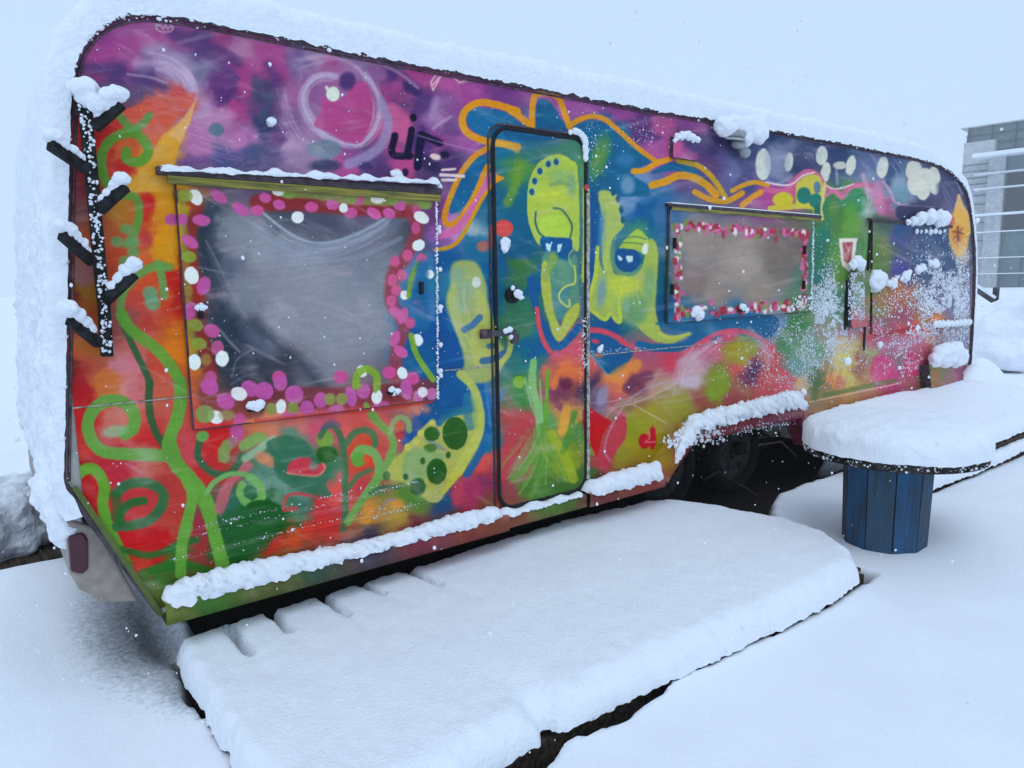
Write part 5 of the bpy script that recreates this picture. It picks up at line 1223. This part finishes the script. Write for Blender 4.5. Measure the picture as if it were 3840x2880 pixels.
# =============================================================== far building on the right
def far_pt(px, py, D): r = ray(px, py); r = r/np.hypot(r[0], r[1])*D; return np.array((CX+r[0], -CD+r[1], CZ+r[2]))
D0 = 112.; SB = 112/62; O = far_pt(2112, 600, D0); dirv = np.array((O[0]-CX, O[1]+CD, 0)); dirv /= np.linalg.norm(dirv); U = np.array((dirv[1], -dirv[0], 0)); 
ang = math.radians(-14); U = np.array((U[0]*math.cos(ang)-U[1]*math.sin(ang), U[0]*math.sin(ang)+U[1]*math.cos(ang), 0)); Bk = np.array((-U[1], U[0], 0))
if Bk@dirv < 0: Bk = -Bk
bld = empty('building', (O[0], O[1], 0), 'large pale glass and concrete building fading in the snowfall beyond the caravan', 'building')
def zp(py): return far_pt(2112, py, D0)[2]
def bbox(mb, u0, u1, b0, b1, z0, z1):
    V = [O*[1, 1, 0]+U*u*SB+Bk*b*SB+np.array((0, 0, z)) for z in (z0, z1) for u, b in ((u0, b0), (u1, b0), (u1, b1), (u0, b1))]
    mb.add(V, [(0, 3, 2, 1), (4, 5, 6, 7), (0, 1, 5, 4), (1, 2, 6, 5), (2, 3, 7, 6), (3, 0, 4, 7)])
mb = MB(); bbox(mb, 0, 16, .6, 18, 0, zp(336)); mb.build('wall', M['concrete'], bld)
mb = MB(); bbox(mb, -1.75, .2, 1.0, 12, 0, zp(300)); mb.build('side_wing', M['concrete'], bld)
for py in (352, 366, 381, 395, 420, 440, 480, 520): mb = MB(); bbox(mb, -1.7, .1, .93, .99, zp(py), zp(py)+.12); mb.build('wing_band', M['glasspale'], bld)
mb = MB(); bbox(mb, .15, 1.15, .0, .7, 0, zp(342)); mb.build('corner_pillar', M['concrete'], bld)
lv = [342, 377, 409, 466, 502, 557, 591, 625]
mb = MB()
for i, py in enumerate(lv): bbox(mb, -.6, 16, -.5 if i else -1.2, .6, zp(py)-.10, zp(py)+(.36 if i == 0 else .16 if i == 3 else .02))
mb.build('floor_ledge', M['snow'], bld)
kinds = ['p', 'w', 'w', 'w', 'p', 'w', 'w']
rs = random.Random(5)
for i in range(len(lv)-1):
    z1 = zp(lv[i])-.12; z0 = zp(lv[i+1])+.1; u = 1.25
    while u < 15:
        du = rs.choice([1.7, 2.4, 3.1]); kk = 'glasspale' if kinds[i] == 'p' or rs.random() < .35 else 'glassdark'
        mb = MB(); bbox(mb, u, u+du-.09, .35, .598, z0, z1); wo = mb.build('window', M[kk], bld)
        mb = MB(); bbox(mb, u+du*.5, u+du*.5+.05, .30, .349, z0, z1); mb.build('mullion', M['steel'], wo); u += du
mb = MB(); bbox(mb, -.9, 16, 1.5, 14, zp(342), zp(342)+.25); mb.build('roof', M['snow'], bld)
mb = MB(); zt = zp(266); 
V = [O*[1, 1, 0]+U*u*SB+Bk*b*SB+np.array((0, 0, z)) for u, b, z in ((-1.9, 1.6, zp(340)), (3.2, 1.6, zp(340)), (4.6, 1.6, zt), (-1.7, 1.6, zt), (-1.9, 8, zp(340)), (3.2, 8, zp(340)), (4.6, 8, zt), (-1.7, 8, zt))]
mb.add(V, [(0, 1, 2, 3), (5, 4, 7, 6), (3, 2, 6, 7), (0, 3, 7, 4), (1, 5, 6, 2)]); mb.build('roof_hood', M['glasspale'], bld)
mb = MB(); bbox(mb, 4.7, 16, 2.4, 8, zp(306), zp(266)); bbox(mb, -2.1, 16, 1.3, 8.2, zt, zt+.15); mb.build('roof_screen', M['concrete'], bld)
mb = MB(); bbox(mb, 3.3, 16, 2.5, 8, zp(338), zp(308)); mb.build('roof_window', M['glassdark'], bld)
for u in np.arange(-1.6, 15, 1.45): mb = MB(); bbox(mb, u, u+.07, 1.35, 1.5, zp(340), zt+(.9 if u > 2 else 0)); mb.build('lattice_post', M['steel'], bld)
for py in (285, 305, 322): mb = MB(); bbox(mb, -1.8, 4, 1.45, 1.55, zp(py), zp(py)+.09); mb.build('lattice_rail', M['steel'], bld)
rs = np.random.RandomState(12); it = []
for i in range(130):
    px = 2112+rs.rand()*170; D_ = 10.5+rs.rand()*4; topy = 668-(px-2112)*.30+14*math.sin(px*.05); py = topy+rs.rand()*(835-topy); c_ = far_pt(px, py, D_); r_ = .16+.26*rs.rand(); it.append((c_[0], c_[1], max(c_[2]-r_*.8, .0), r_*1.2, r_*1.2, r_*.8))
_o = clumps('snow_bank', it, M['snow_rough'], 1, 13, amp=.2); fuse(_o, .045, .13, .16); tag(_o, 'rough lumpy bank of shovelled snow beyond the front end of the caravan', 'snow')
# leaning steel beams by the snow heaps
be = empty('gangway', tuple(GZ(2140, 660, .9)*[1, 1, 0]+np.array([0, 0, .4])), 'dark slanting beam with a snow line on it, half in heaps beyond the caravan', 'beam')
a = far_pt(2096, 616, 15); b = far_pt(2150, 652, 15); mb = MB(); mb.beam(a, b, .08, .10); mb.build('beam', M['steel'], be); mb = MB(); mb.beam(a+[0, 0, .07], b+[0, 0, .07], .09, .05); mb.build('snow_line', M['snow'], be)
mb = MB(); mb.beam(b+[0, 0, .25], b-[0, 0, 1.6], .08, .08); mb.beam(a+[0, 0, .1], a-[0, 0, 2.0], .08, .08); mb.build('support', M['steel'], be)
# a low hut far off on the left
# =============================================================== falling snow
it = []; rs = np.random.RandomState(33)
for i in range(2600):
    t_ = rs.rand()**.7*6+.5; px, py = rs.rand()*2300-40, rs.rand()*1700-20; r = ray(px, py); c = np.array([CX, -CD, CZ])+r/FP*t_
    if c[1] > -.08 and 0 < c[0] < 7.5 or c[2] < .32: continue
    s = .0008+.0022*rs.rand()**2; it.append((*c, s, s, s*1.3))
tag(clumps('snowflakes', it, M['snow'], 0, 35, amp=.2), 'snowflakes falling through the air', 'snow', kind='stuff')
# =============================================================== haze
hz = bpy.data.meshes.new('haze'); bm = bmesh.new(); bmesh.ops.create_cube(bm, size=1); bm.to_mesh(hz); bm.free()
ho = bpy.data.objects.new('haze', hz); C.objects.link(ho); ho.scale = (620, 620, 36); ho.location = (0, 0, 16.8); ho['kind'] = 'stuff'
hm = bpy.data.materials.new('haze'); hm.use_nodes = True; n = hm.node_tree.nodes; l = hm.node_tree.links; n.remove(n['Principled BSDF'])
pv = n.new('ShaderNodeVolumePrincipled'); pv.inputs['Color'].default_value = (1, 1, 1, 1); pv.inputs['Density'].default_value = .0016; pv.inputs['Anisotropy'].default_value = .2; l.new(pv.outputs[0], n['Material Output'].inputs['Volume']); hz.materials.append(hm)
